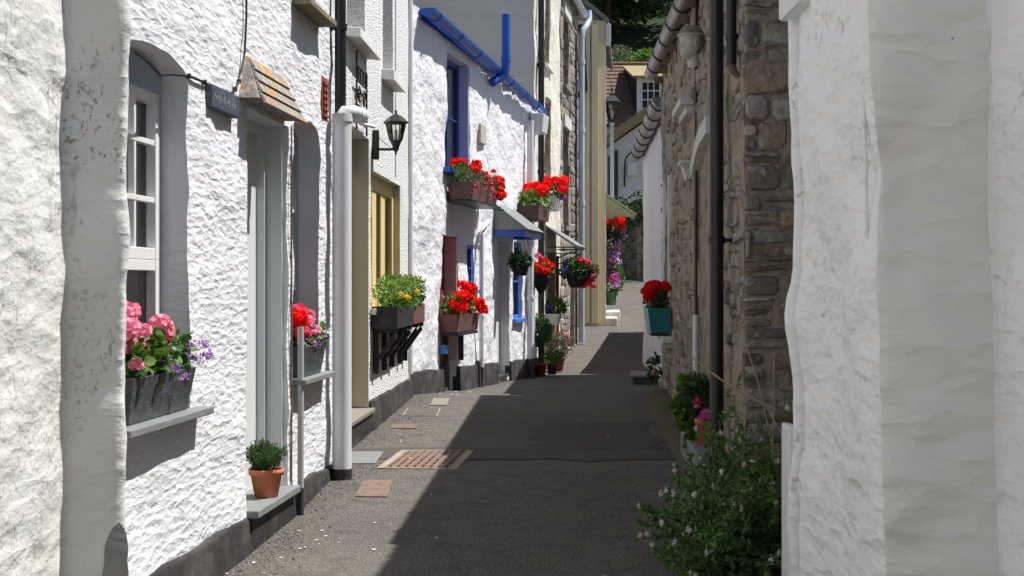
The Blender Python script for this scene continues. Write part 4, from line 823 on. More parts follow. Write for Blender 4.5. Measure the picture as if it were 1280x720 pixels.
# dormer (gable-sided, steep slate cheek, its shade painted in as a near-black colour)
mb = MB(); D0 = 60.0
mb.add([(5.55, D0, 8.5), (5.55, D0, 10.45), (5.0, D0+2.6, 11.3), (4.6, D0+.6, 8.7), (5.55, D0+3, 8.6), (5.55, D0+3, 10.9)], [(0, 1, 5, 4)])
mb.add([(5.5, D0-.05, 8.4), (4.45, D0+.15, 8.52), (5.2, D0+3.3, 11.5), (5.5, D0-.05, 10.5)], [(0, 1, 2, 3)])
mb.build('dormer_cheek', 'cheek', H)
mb = MB(); mb.box(Ft, 5.5, 9.0, 8.45, 10.5, -3, .05); DM = mb.build('dormer', 'gloss', H)
mb = MB(); lo = [Vector((5.3, 59.7, 10.45)), Vector((9.3, 59.7, 10.45)), Vector((8.8, 62.9, 11.35)), Vector((5.1, 62.9, 11.4))]; mb.hexa(lo+[p+Vector((0, 0, .1)) for p in lo]); mb.build('dormer_roof', 'mossroof', DM)
for k in range(3):
    x = 5.72+k*.95; mb = MB(); mb.box(Ft, x, x+.8, 8.75, 10.3, .051, .06); p_ = mb.build('window', 'dark', H); mb = MB()
    for j in range(4): mb.box(Ft, x-.02+j*.265, x+.025+j*.265, 8.72, 10.33, .06, .09)
    for j in range(5): mb.box(Ft, x, x+.8, 8.72+j*.39, 8.77+j*.39, .062, .088)
    mb.build('glazing_bar', 'gloss', p_)
# wooded slope
HZ = lambda y: 10+(y-68)*.6
mb = MB(); vs = []
for j in range(30):
    for i in range(40): x = -60+i*3.5; y = 67.6+j*3; vs.append((x, y, HZ(y)+1.5*noise.noise(Vector((x*.1, y*.1, 0)))))
mb.add(vs, [(j*40+i, j*40+i+1, j*40+41+i, j*40+40+i) for j in range(29) for i in range(39)], True); mb.build('hill', 'hill')['kind'] = 'structure'
def tree(x, y, h, rad, n, label, m='treeleaf', name='broadleaf_tree', ls=.34, tr=True):
    z = HZ(y)-.5; t = thing(name, label, 'tree' if tr else 'shrub', (x, y, z), 'trees and shrubs on the wooded slope')
    if tr:
        mb = MB(); mb.tube([(x, y, z), (x+R(-.2, .2), y, z+h*.3), (x+R(-.4, .4), y, z+h*.6), (x, y, z+h*.85)], [.35, .26, .16, .05], 8)
        for k in range(7): a = R(0, 6.28); q = z+h*R(.3, .6); mb.tube([(x, y, q), (x+math.cos(a)*rad*.4, y+math.sin(a)*rad*.4, q+h*.13), (x+math.cos(a)*rad*.75, y+math.sin(a)*rad*.75, q+h*.2)], [.13, .08, .03], 6)
        mb.build('trunk', 'bark', t)
    mb = MB(); cl = 22 if tr else 10
    for k in range(cl):
        d = rdir(); q = Vector((x+d.x*rad*.75, y+d.y*rad*.75, z+h*.6+d.z*h*.33)); foliage(mb, q, (rad*.38, rad*.38, rad*.3), n//cl, ls, ls*.7, .2, .3)
    mb.build('crown', m, t)
tree(1.5, 73.5, 9, 3.6, 4200, 'dark leafy tree on the slope above the cream house roof')
tree(5.2, 75, 9.5, 3.8, 4200, 'dark leafy tree on the slope above the lane centre')
tree(9.0, 74.5, 9, 3.6, 4200, 'dark leafy tree behind the top of the weathered gutter')
tree(3.4, 86, 13, 4.2, 3600, 'taller shaded tree higher up behind the slope trees, left of centre')
tree(7.8, 87, 13, 4.2, 3600, 'taller shaded tree higher up behind the slope trees, right of centre')
tree(12.5, 84, 12, 4, 2500, 'tree on the slope hidden behind the stone house gutter')
tree(-2.5, 84, 12, 4, 2500, 'tree on the slope hidden behind the tall left houses')
tree(6.9, 69, 2.9, 1.7, 2200, 'bright green shrub just above the brown tiled ridge', 'brightleaf', 'shrub', .2, False)
tree(8.9, 69, 2.7, 1.6, 2000, 'bright green shrub above the tan dormer roof', 'brightleaf', 'shrub', .2, False)
tree(5.0, 69.3, 3.2, 1.4, 1600, 'grey-green shrub above the ridge beside the cream gable', 'heath', 'shrub', .18, False)
# ================================================================ THINGS
# street lamp
o_ = thing('street_lamp', 'tall Victorian street lamp post with tapered glass lantern', 'street lamp', (2.66, 36.2, gz(36.2)))
x, y = 2.66, 36.2; mb = MB(); mb.lathe((x, y, gz(y)), [(.14, 0), (.14, .5), (.09, .6), (.06, .8), (.05, 2.6), (.045, 4.62), (.07, 4.66), (.04, 4.72)], 14); mb.build('post', 'bluegrey', o_)
z = gz(y)+4.72; mb = MB(); mb.lathe((x, y, z), [(.05, 0), (.09, .03), (.1, .06)], 6, False); 
for k in range(6): a = 2*math.pi*k/6; mb.tube([(x+.09*math.cos(a), y+.09*math.sin(a), z+.06), (x+.2*math.cos(a), y+.2*math.sin(a), z+.52)], .012, 5)
mb.lathe((x, y, z+.52), [(.22, 0), (.23, .03), (.12, .16), (.07, .2), (.08, .24), (.03, .3), (.02, .4), (0, .44)], 6, False); LN = mb.build('lantern', 'iron', o_)
mb = MB(); mb.lathe((x, y, z+.06), [(.088, 0), (.195, .46)], 6, False); mb.build('glass', 'lampglass', LN); mb = MB(); mb.lathe((x, y, z+.08), [(.0, 0), (.04, .02), (.05, .2), (.0, .3)], 10); mb.build('mantle', 'white', LN)
# wall lantern
u0 = 11.15; b = L2(u0, 2.55, 0)
o_ = thing('wall_lantern', 'black six-sided coach lantern on a curved arm beside the yellow window', 'lamp', b)
mb = MB(); mb.box(L2, u0-.03, u0+.03, 2.42, 2.66, 0, .05); mb.build('back_plate', 'iron', o_, .006)
c = L2(u0, 2.53, .19); mb = MB(); mb.tube([L2(u0, 2.505, .04), L2(u0, 2.503, .12), L2(u0, 2.505, .19)], .011, 8); mb.tube([L2(u0, 2.6, .05), L2(u0, 2.55, .1), L2(u0, 2.52, .15)], .003, 5); mb.build('arm', 'iron', o_)
mb = MB(); mb.lathe(c, [(0, -.075), (.012, -.06), (.006, -.05), (.022, -.035), (.03, 0), (.045, .035), (.052, .045)], 6, False)
for k in range(6): a = 2*math.pi*k/6; mb.tube([c+Vector((.05*math.cos(a), .05*math.sin(a), .045)), c+Vector((.082*math.cos(a), .082*math.sin(a), .185))], .005, 5)
mb.lathe(c, [(.10, .185), (.103, .195), (.06, .235), (.05, .245), (.012, .262), (.008, .28), (.012, .288), (0, .30)], 6, False); LN = mb.build('lantern', 'iron', o_)
mb = MB(); mb.lathe(c, [(.048, .045), (.08, .185)], 6, False); mb.build('glass', 'lampglass', LN); mb = MB(); mb.lathe(c, [(0, .05), (.014, .05), (.014, .13), (0, .14)], 10); mb.build('bulb', 'white', LN)
# iron ornament on the pebbledash wall
mb = MB(); r_ = .008
for u in (10.12, 10.62): mb.tube([L2(u, 2.55, .03), L2(u, 3.14 if u < 10.3 else 3.05, .03)], r_, 6)
for v in (2.62, 2.74, 2.92, 3.03): mb.tube([L2(10.12, v, .03), L2(10.62, v, .03)], r_, 6)
for cu in (10.25, 10.49):
    for s in (1, -1): mb.tube([L2(cu+.08*(1-k/16)*math.cos(s*k*.7), 2.83+.07*(1-k/16)*math.sin(s*k*.7), .03) for k in range(14)], .006, 5)
for cu in (10.2, 10.3, 10.45, 10.55): mb.tube([L2(cu, 2.92, .03), L2(cu, 3.03, .03)], .006, 5)
one('iron_ornament', 'black wrought-iron scroll panel high on the pebbledash wall', 'ornament', L2(10.35, 2.55, 0), mb, 'iron')
# house name plaque
o_ = thing('name_plaque', 'dark slate house name plaque left of the lichened door hood', 'sign', L1(6.25, 2.25, 0))
mb = MB(); mb.box(L1, 6.03, 6.46, 2.185, 2.29, -.01, .035); mb.build('plate', 'sign', o_, .006)
mb = MB(); rg = random.Random(4)
pts = []
for k in range(90):                       # worn, unreadable script scratched into the slate
    t = k/89; pts.append(L1(6.07+.34*t, 2.237+.021*math.sin(k*1.05)*(.55+.45*math.sin(k*.33+1)), .0352))
for k in range(0, 88): 
    if rg.random() > .22: mb.tube(pts[k:k+2], .0016, 4, False)
mb.build('lettering', 'letter', o_)
# drain grate and covers
def cover(name, label, x0, x1, y0, y1, m, slots=0, skew=0):
    z = gz((y0+y1)/2)+.012; o_ = thing(name, label, 'drain cover', ((x0+x1)/2, (y0+y1)/2, z-.01))
    f = lambda u, v, o: Vector((u+skew*(o-y0), o, rz(u, o)+v))
    if slots:
        mb = MB()
        mb.box(f, x0, x1, -.02, .008, y0, y0+.03); mb.box(f, x0, x1, -.02, .008, y1-.03, y1); mb.box(f, x0, x0+.05, -.02, .0082, y0+.03, y1-.03); mb.box(f, x1-.05, x1, -.02, .0082, y0+.03, y1-.03); mb.build('frame', 'frameconc', o_)
        mb = MB(); w_ = (x1-x0-.1)
        for k in range(slots+1): a = x0+.05+w_*k/slots; mb.box(f, max(a-.018, x0+.05), min(a+.018, x1-.05), -.02, .009, y0+.03, y1-.03)
        for k in range(1, 6): a = y0+.03+(y1-y0-.06)*k/6; mb.box(f, x0+.05, x1-.05, -.02, .0075, a-.014, a+.014)
        mb.build('grate', 'rust', o_); mb = MB(); mb.box(f, x0+.04, x1-.04, -.01, .005, y0+.02, y1-.02); mb.build('slot', 'hole', o_)
    else:
        mb = MB(); mb.box(f, x0, x1, -.02, .007, y0, y1); mb.build('frame', m if m != 'asphalt' else 'frameconc', o_); mb = MB(); mb.box(f, x0+.012, x1-.012, -.02, .0085, y0+.012, y1-.012); mb.build('cover_plate', m, o_, .002)
cover('drain_grate', 'large rusty slotted drain grate half in sunlight', -.89, -.36, 8.92, 9.82, 'rust', 8, .10)
cover('cover_plate', 'small plain rust-red access cover in the sunlit road near the big grate', -.93, -.74, 8.05, 8.5, 'rust')
cover('cover_plate', 'small pale-framed access cover in the road by the pebbledash cottage', -.97, -.66, 12.0, 12.6, 'asphalt')
cover('cover_plate', 'thin rusty access cover below the pebbledash plinth', -1.0, -.78, 11.1, 11.4, 'rust')
cover('cover_plate', 'grey stone slab set in the road beside the grate, at the soil pipe', -1.16, -.92, 9.15, 9.75, 'slate')
mb = MB(); f = lambda u, v, o: Vector((u, o, rz(u, o)+v)); mb.box(f, -.78, -.62, -.02, .01, 12.9, 13.5) ; one('paving_slab', 'pale cement slab at the foot of the wall joint', 'slab', (-.7, 13.2, gz(13.2)), mb, 'kerb', None, .004)
# ------------------------------------------------ window boxes
def gpot(mb, c, pr, n=24): mb.lathe(c, pr, n)
def cont(o_, pt, u0, u1, vt, o0, o1, leafm, nleaf, ln, wd, hh, spread=.04, up=.5):
    mb = MB(); uc = (u0+u1)/2; k = max(1, int((u1-u0)/.16))
    for i in range(k):
        c = pt(u0+(u1-u0)*(i+.5)/k, vt+hh*.45, (o0+o1)/2+R(-.01, .02)); foliage(mb, c, ((o1-o0)/2+spread, (u1-u0)/k/2+spread, hh*.62), nleaf//k, ln, wd, up, .25)
    mb.build('foliage', leafm, o_)
def heads(o_, pts, m, base, stalk=True):
    for p, r in pts: head(o_, p, r, m)
    if stalk: stalks(o_, base, [p for p, r in pts])
# 1 pink box
b = L1(5.4, .873, -.03); o_ = thing('window_box', 'charcoal window box of pale pink geraniums and lilac flowers on the nearest sill', 'window box', b)
trough(o_, L1, 5.02, 5.76, .873, 1.05, -.10, .05, 'slatebox', .03)
cont(o_, L1, 5.04, 5.7, 1.04, -.1, .05, 'leaf', 420, .045, .045, .17, .02)
heads(o_, [(L1(5.14, 1.28, -.03), .052), (L1(5.05, 1.23, .01), .05), (L1(5.22, 1.21, -.01), .05), (L1(5.16, 1.17, .0), .04), (L1(5.45, 1.22, .0), .052), (L1(5.40, 1.19, -.03), .045), (L1(5.06, 1.10, .045), .024), (L1(5.22, 1.10, .04), .018)], 'pink', b+Vector((0, -.1, .17)))
for p, r in [(L1(5.30, 1.19, -.03), .036), (L1(5.45, 1.175, .02), .03), (L1(5.1, 1.25, -.06), .04)]: head(o_, p, r, 'hotpink')
mb = MB()
for k in range(16): sprinkle(mb, L1(R(5.32, 5.85), R(1.03, 1.16), .06+R(-.03, .03)), (.03, .04, .03), 12, .017, .2)
mb.build('trailing_flowers', 'lilac', o_)
# 2 small box
b = L1(8.0, .866, -.03); o_ = thing('window_box', 'small charcoal box of red, pink and lilac flowers just left of the soil pipe', 'window box', b)
trough(o_, L1, 7.68, 8.24, .866, 1.045, -.11, .06, 'slatebox', .03)
cont(o_, L1, 7.7, 8.2, 1.03, -.1, .06, 'leaf', 220, .04, .04, .12, .01)
for p, r, m in [((7.74, 1.2, 0), .055, 'red'), ((7.85, 1.23, -.03), .055, 'hotpink'), ((7.98, 1.2, -.01), .055, 'pink'), ((7.84, 1.17, .03), .045, 'pink'), ((7.74, 1.12, .03), .045, 'hotpink'), ((7.97, 1.13, .04), .042, 'pink'), ((8.05, 1.2, -.02), .04, 'hotpink')]: head(o_, L1(*p), r, m)
mb = MB(); m2 = MB()
for k in range(22): sprinkle(mb if k % 3 else m2, L1(R(7.7, 8.25), R(1.03, 1.12), .05+R(-.03, .03)), (.03, .04, .03), 14, .017, .2)
mb.build('trailing_flowers', 'lilac', o_); m2.build('trailing_flowers', 'white', o_)
# 3 big bracketed box
b = L2(12, 1.03, .1); o_ = thing('window_box', 'long black wooden planter on brackets with variegated bush and yellow flowers', 'window box', b)
trough(o_, L2, 11.05, 12.2, 1.035, 1.215, .005, .215, 'woodblack', .0, .016)
mb = MB(); mb.box(L2, 12.22, 13.2, 1.035, 1.215, .005, .205); mb.build('box', 'redbox', o_, .003, 'worn red-brown end section')
for u in (11.15, 11.65, 12.15, 12.7, 13.1):
    mb = MB(); mb.box(L2, u, u+.05, .66, 1.03, .003, .045); mb.box(L2, u, u+.05, .995, 1.033, .045, .2)
    mb.hexa([L2(u, .76, .045), L2(u+.05, .76, .045), L2(u+.05, .81, .045), L2(u, .81, .045), L2(u, .96, .19), L2(u+.05, .96, .19), L2(u+.05, 1.0, .175), L2(u, 1.0, .175)]); mb.build('bracket', 'woodblack', o_, .003)
mb = MB()
for k in range(11): foliage(mb, L2(11.15+k*.19, 1.33+R(-.02, .04), .12), (.12, .13, .125), 250, .03, .02, .5, .35)
mb.build('foliage', 'leaflime', o_)
mb = MB()
for k in range(7): foliage(mb, L2(11.2+k*.28, 1.24, .17), (.07, .12, .05), 60, .04, .03, .4, .3)
mb.build('undergrowth', 'leaf', o_)
for p, r in [(L2(11.25, 1.31, .21), .032), (L2(11.5, 1.28, .23), .034), (L2(12.2, 1.33, .24), .026)]: head(o_, p, r, 'yellowp')
# 4 upper box blue window
b = L3(16.2, 2.36, .1); o_ = thing('window_box', 'brown window box of bright red geraniums and heather high under the blue window', 'window box', b)
trough(o_, L3, 15.45, 16.9, 2.36, 2.56, .03, .30, 'brownbox', .02)
mb = MB(); mb.box(L3, 15.5, 16.95, 2.33, 2.355, .0, .33); mb.tube([L3(16.95, 2.34, .2), L3(17.5, 2.35, .25)], .012, 6); mb.build('bracket', 'iron', o_)
mb = MB()
for k in range(9): foliage(mb, L3(15.5+k*.17, 2.62, .2+R(-.03, .08)), (.12, .13, .11), 130, .04, .014, .6, .2)
mb.build('foliage', 'heath', o_); mb = MB()
for k in range(6): foliage(mb, L3(15.6+k*.22, 2.68, .1), (.1, .12, .1), 60, .05, .05, .4, .2)
mb.build('geranium_leaves', 'leaf', o_)
heads(o_, [(L3(15.45, 2.79, .1), .05), (L3(16.05, 2.84, .06), .045), (L3(16.1, 2.80, .2), .065), (L3(15.9, 2.74, .22), .05), (L3(16.4, 2.70, .22), .07), (L3(16.5, 2.63, .25), .06), (L3(16.9, 2.8, .24), .03), (L3(17.0, 2.68, .28), .075), (L3(16.95, 2.60, .3), .07), (L3(17.1, 2.63, .2), .06), (L3(16.8, 2.66, .3), .06), (L3(16.95, 2.50, .33), .065), (L3(16.75, 2.5, .33), .04)], 'red', b+Vector((0, .1, .25)))
mb = MB(); sprinkle(mb, L3(15.5, 2.5, .32), (.06, .1, .08), 50, .028, .3); sprinkle(mb, L3(16.35, 2.5, .34), (.05, .1, .1), 50, .028, .3); sprinkle(mb, L3(16.0, 2.55, .33), (.04, .25, .05), 25, .024, .3); mb.build('trailing_flowers', 'rosep', o_)
# 5 lower box
b = L3(15.6, .86, .1); o_ = thing('window_box', 'red-brown box of dense red geraniums low against the maroon doorway', 'window box', b)
trough(o_, L3, 15.15, 16.3, .86, 1.06, -.02, .2, 'redbox', .02)
mb = MB(); mb.box(L3, 15.2, 16.2, .82, .855, 0, .2); mb.box(L3, 15.3, 15.35, .5, .82, 0, .05); mb.box(L3, 16.05, 16.1, .5, .82, 0, .05); mb.build('bracket', 'woodblack', o_)
cont(o_, L3, 15.15, 16.3, 1.06, .0, .2, 'leaf', 380, .055, .05, .22, .03)
heads(o_, [(L3(15.2+.14*(k % 8)+R(-.04, .04), 1.08+R(0, .32)*(1 if k % 8 > 2 else .55), .12+R(0, .14)), R(.055, .075)) for k in range(18)], 'red', b+Vector((0, 0, .2)))
# 6, 7 upper boxes
b = L3(20.2, 2.34, .1); o_ = thing('window_box', 'dark brown square-ended box of red geraniums above the sheet door hood', 'window box', b)
trough(o_, L3, 19.75, 20.7, 2.34, 2.58, .0, .33, 'brownbox', .02)
cont(o_, L3, 19.75, 20.7, 2.56, .03, .32, 'leaf', 260, .06, .055, .2, .03)
mb = MB()
for k in range(6): foliage(mb, L3(19.75+k*.12, 2.6, .2+R(0, .15)), (.12, .1, .07), 50, .05, .04, .1, .2)
mb.build('trailing_foliage', 'leaflime', o_)
heads(o_, [(L3(19.8+R(0, .7), 2.68+R(0, .22), R(.04, .36)), R(.06, .08)) for k in range(12)], 'red', b+Vector((0, 0, .25)))
b = L4(22.6, 2.62, .1); o_ = thing('window_box', 'pale grey box of red geraniums on the cream house beside the black drainpipe', 'window box', b)
trough(o_, L4, 22.3, 23.0, 2.62, 2.85, .0, .25, 'paleboxes', .03)
cont(o_, L4, 22.3, 23.0, 2.84, .03, .3, 'leafdark', 200, .06, .055, .2, .04)
heads(o_, [(L4(22.2+R(0, .7), 2.92+R(0, .24), R(.02, .36)), R(.06, .08)) for k in range(11)], 'red', b+Vector((0, 0, .25)))
head(o_, L4(22.8, 2.85, .3), .05, 'magenta')
# teal planter on the right
b = L_R1(13.3, .90, .1); o_ = thing('window_box', 'teal plastic planter of dark red geraniums projecting from the right stone wall', 'window box', b)
trough(o_, L_R1, 13.0, 13.8, .97-.04, 1.17, .01, .235, 'tealbox', .035)
mb = MB(); mb.box(L_R1, 13.05, 13.75, .90, .93, .02, .2); mb.build('bracket', 'iron', o_)
cont(o_, L_R1, 13.0, 13.8, 1.17, .02, .2, 'leafdark', 260, .05, .05, .14, .02)
heads(o_, [(L_R1(13.0+.11*(k % 7), 1.26+R(-.03, .13), .04+R(0, .2)), R(.05, .062)) for k in range(15)], 'deepred', b+Vector((0, 0, .25)))
# ------------------------------------------------ hanging baskets
def chain(par, top, c, r):
    mb = MB()
    for k in range(3): a = k*2.094+.5; mb.tube([top, c+Vector((r*math.cos(a), r*math.sin(a), 0))], .004, 5)
    mb.build('chain', 'iron', par)
def basket(label, c, r, hpot, top, arm, leafm, nl, fl, pot='darkpot', cone=1.0, bulge=1.15):
    o_ = thing('hanging_basket', label, 'hanging basket', c-Vector((0, 0, hpot)), 'hanging baskets')
    mb = MB(); mb.lathe(c, [(0.001, -hpot), (r*.62/cone, -hpot*.98), (r*.85, -hpot*.5), (r, 0), (r*1.04, .01), (r*.95, .0)], 20); mb.build('basket', pot, o_)
    mb = MB(); mb.tube(arm, .009, 6); mb.build('bracket', 'iron', o_); chain(o_, top, c, r)
    mb = MB(); foliage(mb, c+Vector((0, 0, r*.35)), (r*bulge, r*bulge, r*.8), nl, .055, .045, .2, .3); mb.build('foliage', leafm, o_)
    for p, q, m in fl: head(o_, c+Vector(p), q, m)
    return o_
c = P_at(650, 340, 18.3); basket('small dark hanging pot of green leaves below the sheet door hood', c, .13, .16, L3(18.3, 2.1, .34), [L3(18.2, 2.1, .0), L3(18.3, 2.1, .36)], 'leafdark', 420, [((.07, 0, .14), .03, 'red')])
c = P_at(676, 352, 20.6); basket('cone hanging basket of red and pink geraniums on the corner drainpipe', c, .14, .30, c+Vector((0, 0, .55)), [L3(20.8, c.z+.55, .0), c+Vector((0, 0, .57))], 'leaf', 300, [((R(-.1, .14), R(-.14, .1), R(.02, .2)), .06, 'red') for k in range(9)]+[((-.04, -.05, .27), .045, 'pink'), ((.0, -.05, .24), .03, 'magenta')], cone=2.2)
c = P_at(723, 352, 23.0); c.z -= .02
b3 = basket('large round hanging basket with violet petunia and trailing crimson flowers', c, .22, .22, c+Vector((0, 0, .36)), [L4(23, c.z+.36, 0), c+Vector((0, 0, .36))], 'leafdark', 1500, [((.04, -.1, .22), .075, 'red'), ((.13, -.1, .2), .07, 'hotpink'), ((-.0, -.1, .2), .05, 'red'), ((-.19, -.16, .07), .09, 'purple'), ((-.22, -.1, .02), .06, 'purple')]+[((R(.02, .3), R(-.25, 0), R(-.2, .12)), R(.035, .055), 'rosep' if k % 3 else 'deepred') for k in range(14)], bulge=1.45)
# flower column on the far cream house
c = P_at(766, 300, 34.2); o_ = thing('hanging_basket', 'tall cascade of red and lilac flowers under the cream canopy', 'hanging basket', c-Vector((0, 0, .9)), 'hanging baskets')
mb = MB(); mb.lathe(c, [(0.001, -.3), (.2, -.28), (.28, 0), (.26, 0)], 16); mb.build('basket', 'darkpot', o_); mb = MB(); mb.tube([L6(34.2, c.z+.5, 0), c+Vector((0, 0, .5))], .012, 6); mb.build('bracket', 'iron', o_); chain(o_, c+Vector((0, 0, .5)), c, .27)
mb = MB(); foliage(mb, c+Vector((0, 0, .1)), (.36, .35, .3), 400, .08, .06); foliage(mb, c+Vector((-.12, 0, -.75)), (.25, .25, .75), 500, .08, .06); mb.build('foliage', 'leafdark', o_)
for k in range(16): head(o_, c+Vector((R(-.36, .38), R(-.35, .05), R(.08, .34))), R(.07, .1), 'red')
for nm in ('lilac', 'white', 'magenta'):
    mb = MB()
    for k in range(9): sprinkle(mb, c+Vector((R(-.3, .12), R(-.3, 0), R(-1.35, -.1))), (.12, .12, .16), 34, .055, .3)
    if nm == 'lilac': sprinkle(mb, c+Vector((.25, -.1, .0)), (.16, .15, .2), 60, .055, .3)
    mb.build('trailing_flowers', nm, o_)
# ------------------------------------------------ pots on the ground
def pot(name, label, c, r, h, m, cat='potted plant', group=None):
    o_ = thing(name, label, cat, c, group); mb = MB()
    mb.lathe(c, [(0.001, 0), (r*.68, 0), (r*.93, h*.8), (r*1.04, h*.8), (r*1.06, h), (r*.96, h), (r*.93, h*.88)], 28); mb.build('pot', m, o_); mb = MB(); mb.lathe(Vector(c)+Vector((0, 0, h*.9)), [(0.001, .004), (r*.94, 0)], 20); mb.build('soil', 'soil', o_); return o_
c = L1(7.13, .287, -.015); o_ = pot('potted_plant', 'rosemary in a terracotta pot on the slate doorstep', c, .088, .145, 'terracotta')
mb = MB()
for k in range(110):
    a = R(0, 6.28); rr = R(0, .085); t = Vector((math.cos(a)*rr, math.sin(a)*rr, 0)); p = c+t*.6+Vector((0, 0, .14)); q = c+t*1.4+Vector((0, 0, R(.23, .30)-rr*.4)); mb.tube([p, (p+q)/2+t*.1, q], .0018, 4, False)
    for j in range(26):
        f_ = R(.12, 1); s_ = p+(q-p)*f_; mb.leaf(s_, ((q-p).normalized()+rdir()*.85).normalized(), rdir(), .027, .006, .05)
mb.build('foliage', 'rosemary', o_)
# right side terracotta pot on ledge
mb = MB(); mb.box(lambda u, v, o: Vector((.928+.0464*u-o, u, v)), 8.15, 9.4, .1, .385, -.02, .2)
one('stone_ledge', 'low grey slab ledge at the foot of the right stone wall', 'ledge', (1.2, 8.8, .15), mb, 'slate', None, .01)
c = Vector((1.215, 8.55, .386)); o_ = pot('potted_plant', 'pink flowers in an orange terracotta pot beside the black drainpipe', c, .065, .17, 'terracotta')
mb = MB(); foliage(mb, c+Vector((-.02, .05, .30)), (.1, .1, .12), 260, .05, .04); mb.build('foliage', 'leafdark', o_)
for p, r, m in (((.0, -.05, .205), .038, 'magenta'), ((-.02, -.06, .18), .03, 'magenta'), ((.02, -.04, .18), .03, 'pink'), ((-.05, -.03, .28), .022, 'hotpink'), ((-.055, -.03, .25), .018, 'pink')): head(o_, c+Vector(p), r, m)
c = Vector((1.20, 8.95, .09)); o_ = thing('leafy_plant', 'dark green leafy climbing plant on the right wall above the pink flowerpot', 'plant', c); mb = MB()
for p, q in (((.0, 0, .45), (.11, .1, .16)), ((-.02, 0, .62), (.08, .1, .10)), ((.03, -.05, .3), (.09, .1, .15)), ((-.05, 0, .50), (.08, .1, .08))): foliage(mb, c+Vector(p), q, 260, .05, .042, .1, .2)
mb.build('foliage', 'leaf', o_); mb = MB(); mb.tube([c+Vector((.05, 0, 0)), c+Vector((.02, 0, .3)), c+Vector((-.02, 0, .65))], .006, 5); mb.build('stem', 'stem', o_)
c = Vector((1.55, 14.3, gz(14.3))); c = Vector((1.43, 13.6, .27)); o_ = thing('small_plant', 'tiny plant with one red flower at the base of the far right corner', 'plant', c); mb = MB(); foliage(mb, c+Vector((0, 0, .28)), (.07, .1, .13), 140, .04, .03); mb.build('foliage', 'leafdark', o_); mb = MB(); mb.tube([c, c+Vector((0, 0, .3))], .004, 5); mb.build('stem', 'stem', o_); head(o_, c+Vector((.0, -.08, .25)), .025, 'hotpink')
# topiary in red pot etc.
def ground(px, Y): x = (px-640)/1700*Y; return Vector((x, Y, gz(Y)+.01))
c = ground(675.5, 20.9); o_ = pot('potted_plant', 'clipped round bush on a stem in a dark red pot', c, .1, .2, 'redpot')
mb = MB(); mb.tube([c+Vector((0, 0, .15)), c+Vector((0, 0, .6))], .015, 6); mb.build('stem', 'bark', o_); mb = MB(); foliage(mb, c+Vector((0, 0, .68)), (.16, .16, .25), 1500, .055, .016, .6, .3); mb.build('foliage', 'rosemary', o_)
c = ground(690, 21.6); o_ = pot('potted_plant', 'low green plant in a grey pot between the two red pots', c, .09, .18, 'greypot'); mb = MB(); foliage(mb, c+Vector((0, 0, .26)), (.16, .14, .12), 500, .04, .02, .5, .2); mb.build('foliage', 'leaf', o_)
c = ground(698, 22.2); o_ = pot('potted_plant', 'bronze-leaved bush in a red pot, rightmost of the pots by the cream house', c, .1, .2, 'redpot'); mb = MB(); foliage(mb, c+Vector((0, 0, .4)), (.2, .16, .24), 600, .05, .03, .5, .2); mb.build('foliage', 'heath', o_); mb = MB(); sprinkle(mb, c+Vector((.05, 0, .45)), (.2, .16, .24), 120, .03); mb.build('small_flowers', 'rosep', o_)
c = L4(22.9, .78, .15); o_ = thing('wall_planter', 'small wall planter of blue pansies and leaves above the ground pots', 'window box', c); trough(o_, L4, 22.6, 23.0, .72, .9, .0, .25, 'paleboxes', .03); mb = MB(); foliage(mb, c+Vector((0, 0, .22)), (.18, .2, .14), 420, .055, .04); mb.build('foliage', 'leaf', o_)
for k in range(4): head(o_, c+Vector((R(-.15, .0), -.15, R(.15, .3))), .035, 'purple')
c = ground(763.5, 34.4); c.z += .12; o_ = pot('potted_plant', 'leafy bush in a green pot beside the distant cream house', c, .17, .36, 'greenpot'); mb = MB(); foliage(mb, c+Vector((.02, 0, .65)), (.32, .3, .4), 900, .09, .05, .5, .2); mb.build('foliage', 'leaf', o_)
# ------------------------------------------------ hebe bush on the right
base = Vector((1.15, 6.7, .05)); o_ = thing('flowering_bush', 'sprawling dark green bush with white flower tufts against the right wall', 'bush', base)
br = MB(); bg = MB(); lf = MB(); fl = MB(); rg = random.Random(5)
tips = []
for k in range(320):
    tx = rg.uniform(.60, 1.5); ty = rg.uniform(5.5, 7.3); hmax = .24+.36*max(0, min(1, (tx-.55)/.5)); 
    if tx < .75 and ty > 6.6: continue
    tz = rg.uniform(.06, hmax)*1.0+.02
    tips.append(Vector((tx, ty, tz+.05)))
for k in range(15): tips.append(Vector((rg.uniform(.95, 1.4), rg.uniform(6.4, 7.25), rg.uniform(.62, .98))))
for t in tips:
    b0 = base+Vector((rg.uniform(-.25, .3), rg.uniform(-.5, .4), 0)); m_ = (b0+t)/2+Vector((rg.uniform(-.08, .08), rg.uniform(-.08, .08), .08)); pts = [b0*(1-s)**2+m_*2*s*(1-s)+t*s*s for s in (0, .25, .5, .75, 1)]
    bg.tube(pts, [.005, .004, .003, .0025, .002], 4, False)
    dense = rg.randint(26, 50) if t.z < .68 else 16
    for j in range(dense):
        s = rg.uniform(.42, 1); p = b0*(1-s)**2+m_*2*s*(1-s)+t*s*s; d = (t-m_).normalized(); lf.leaf(p, (d*.7+rdir()*.9).normalized(), rdir(.5), rg.uniform(.022, .05), rg.uniform(.010, .020), .08)
    if rg.random() < .26: sprinkle(fl, t+Vector((0, 0, .012)), (.012, .012, .019), 30, .010, .4)
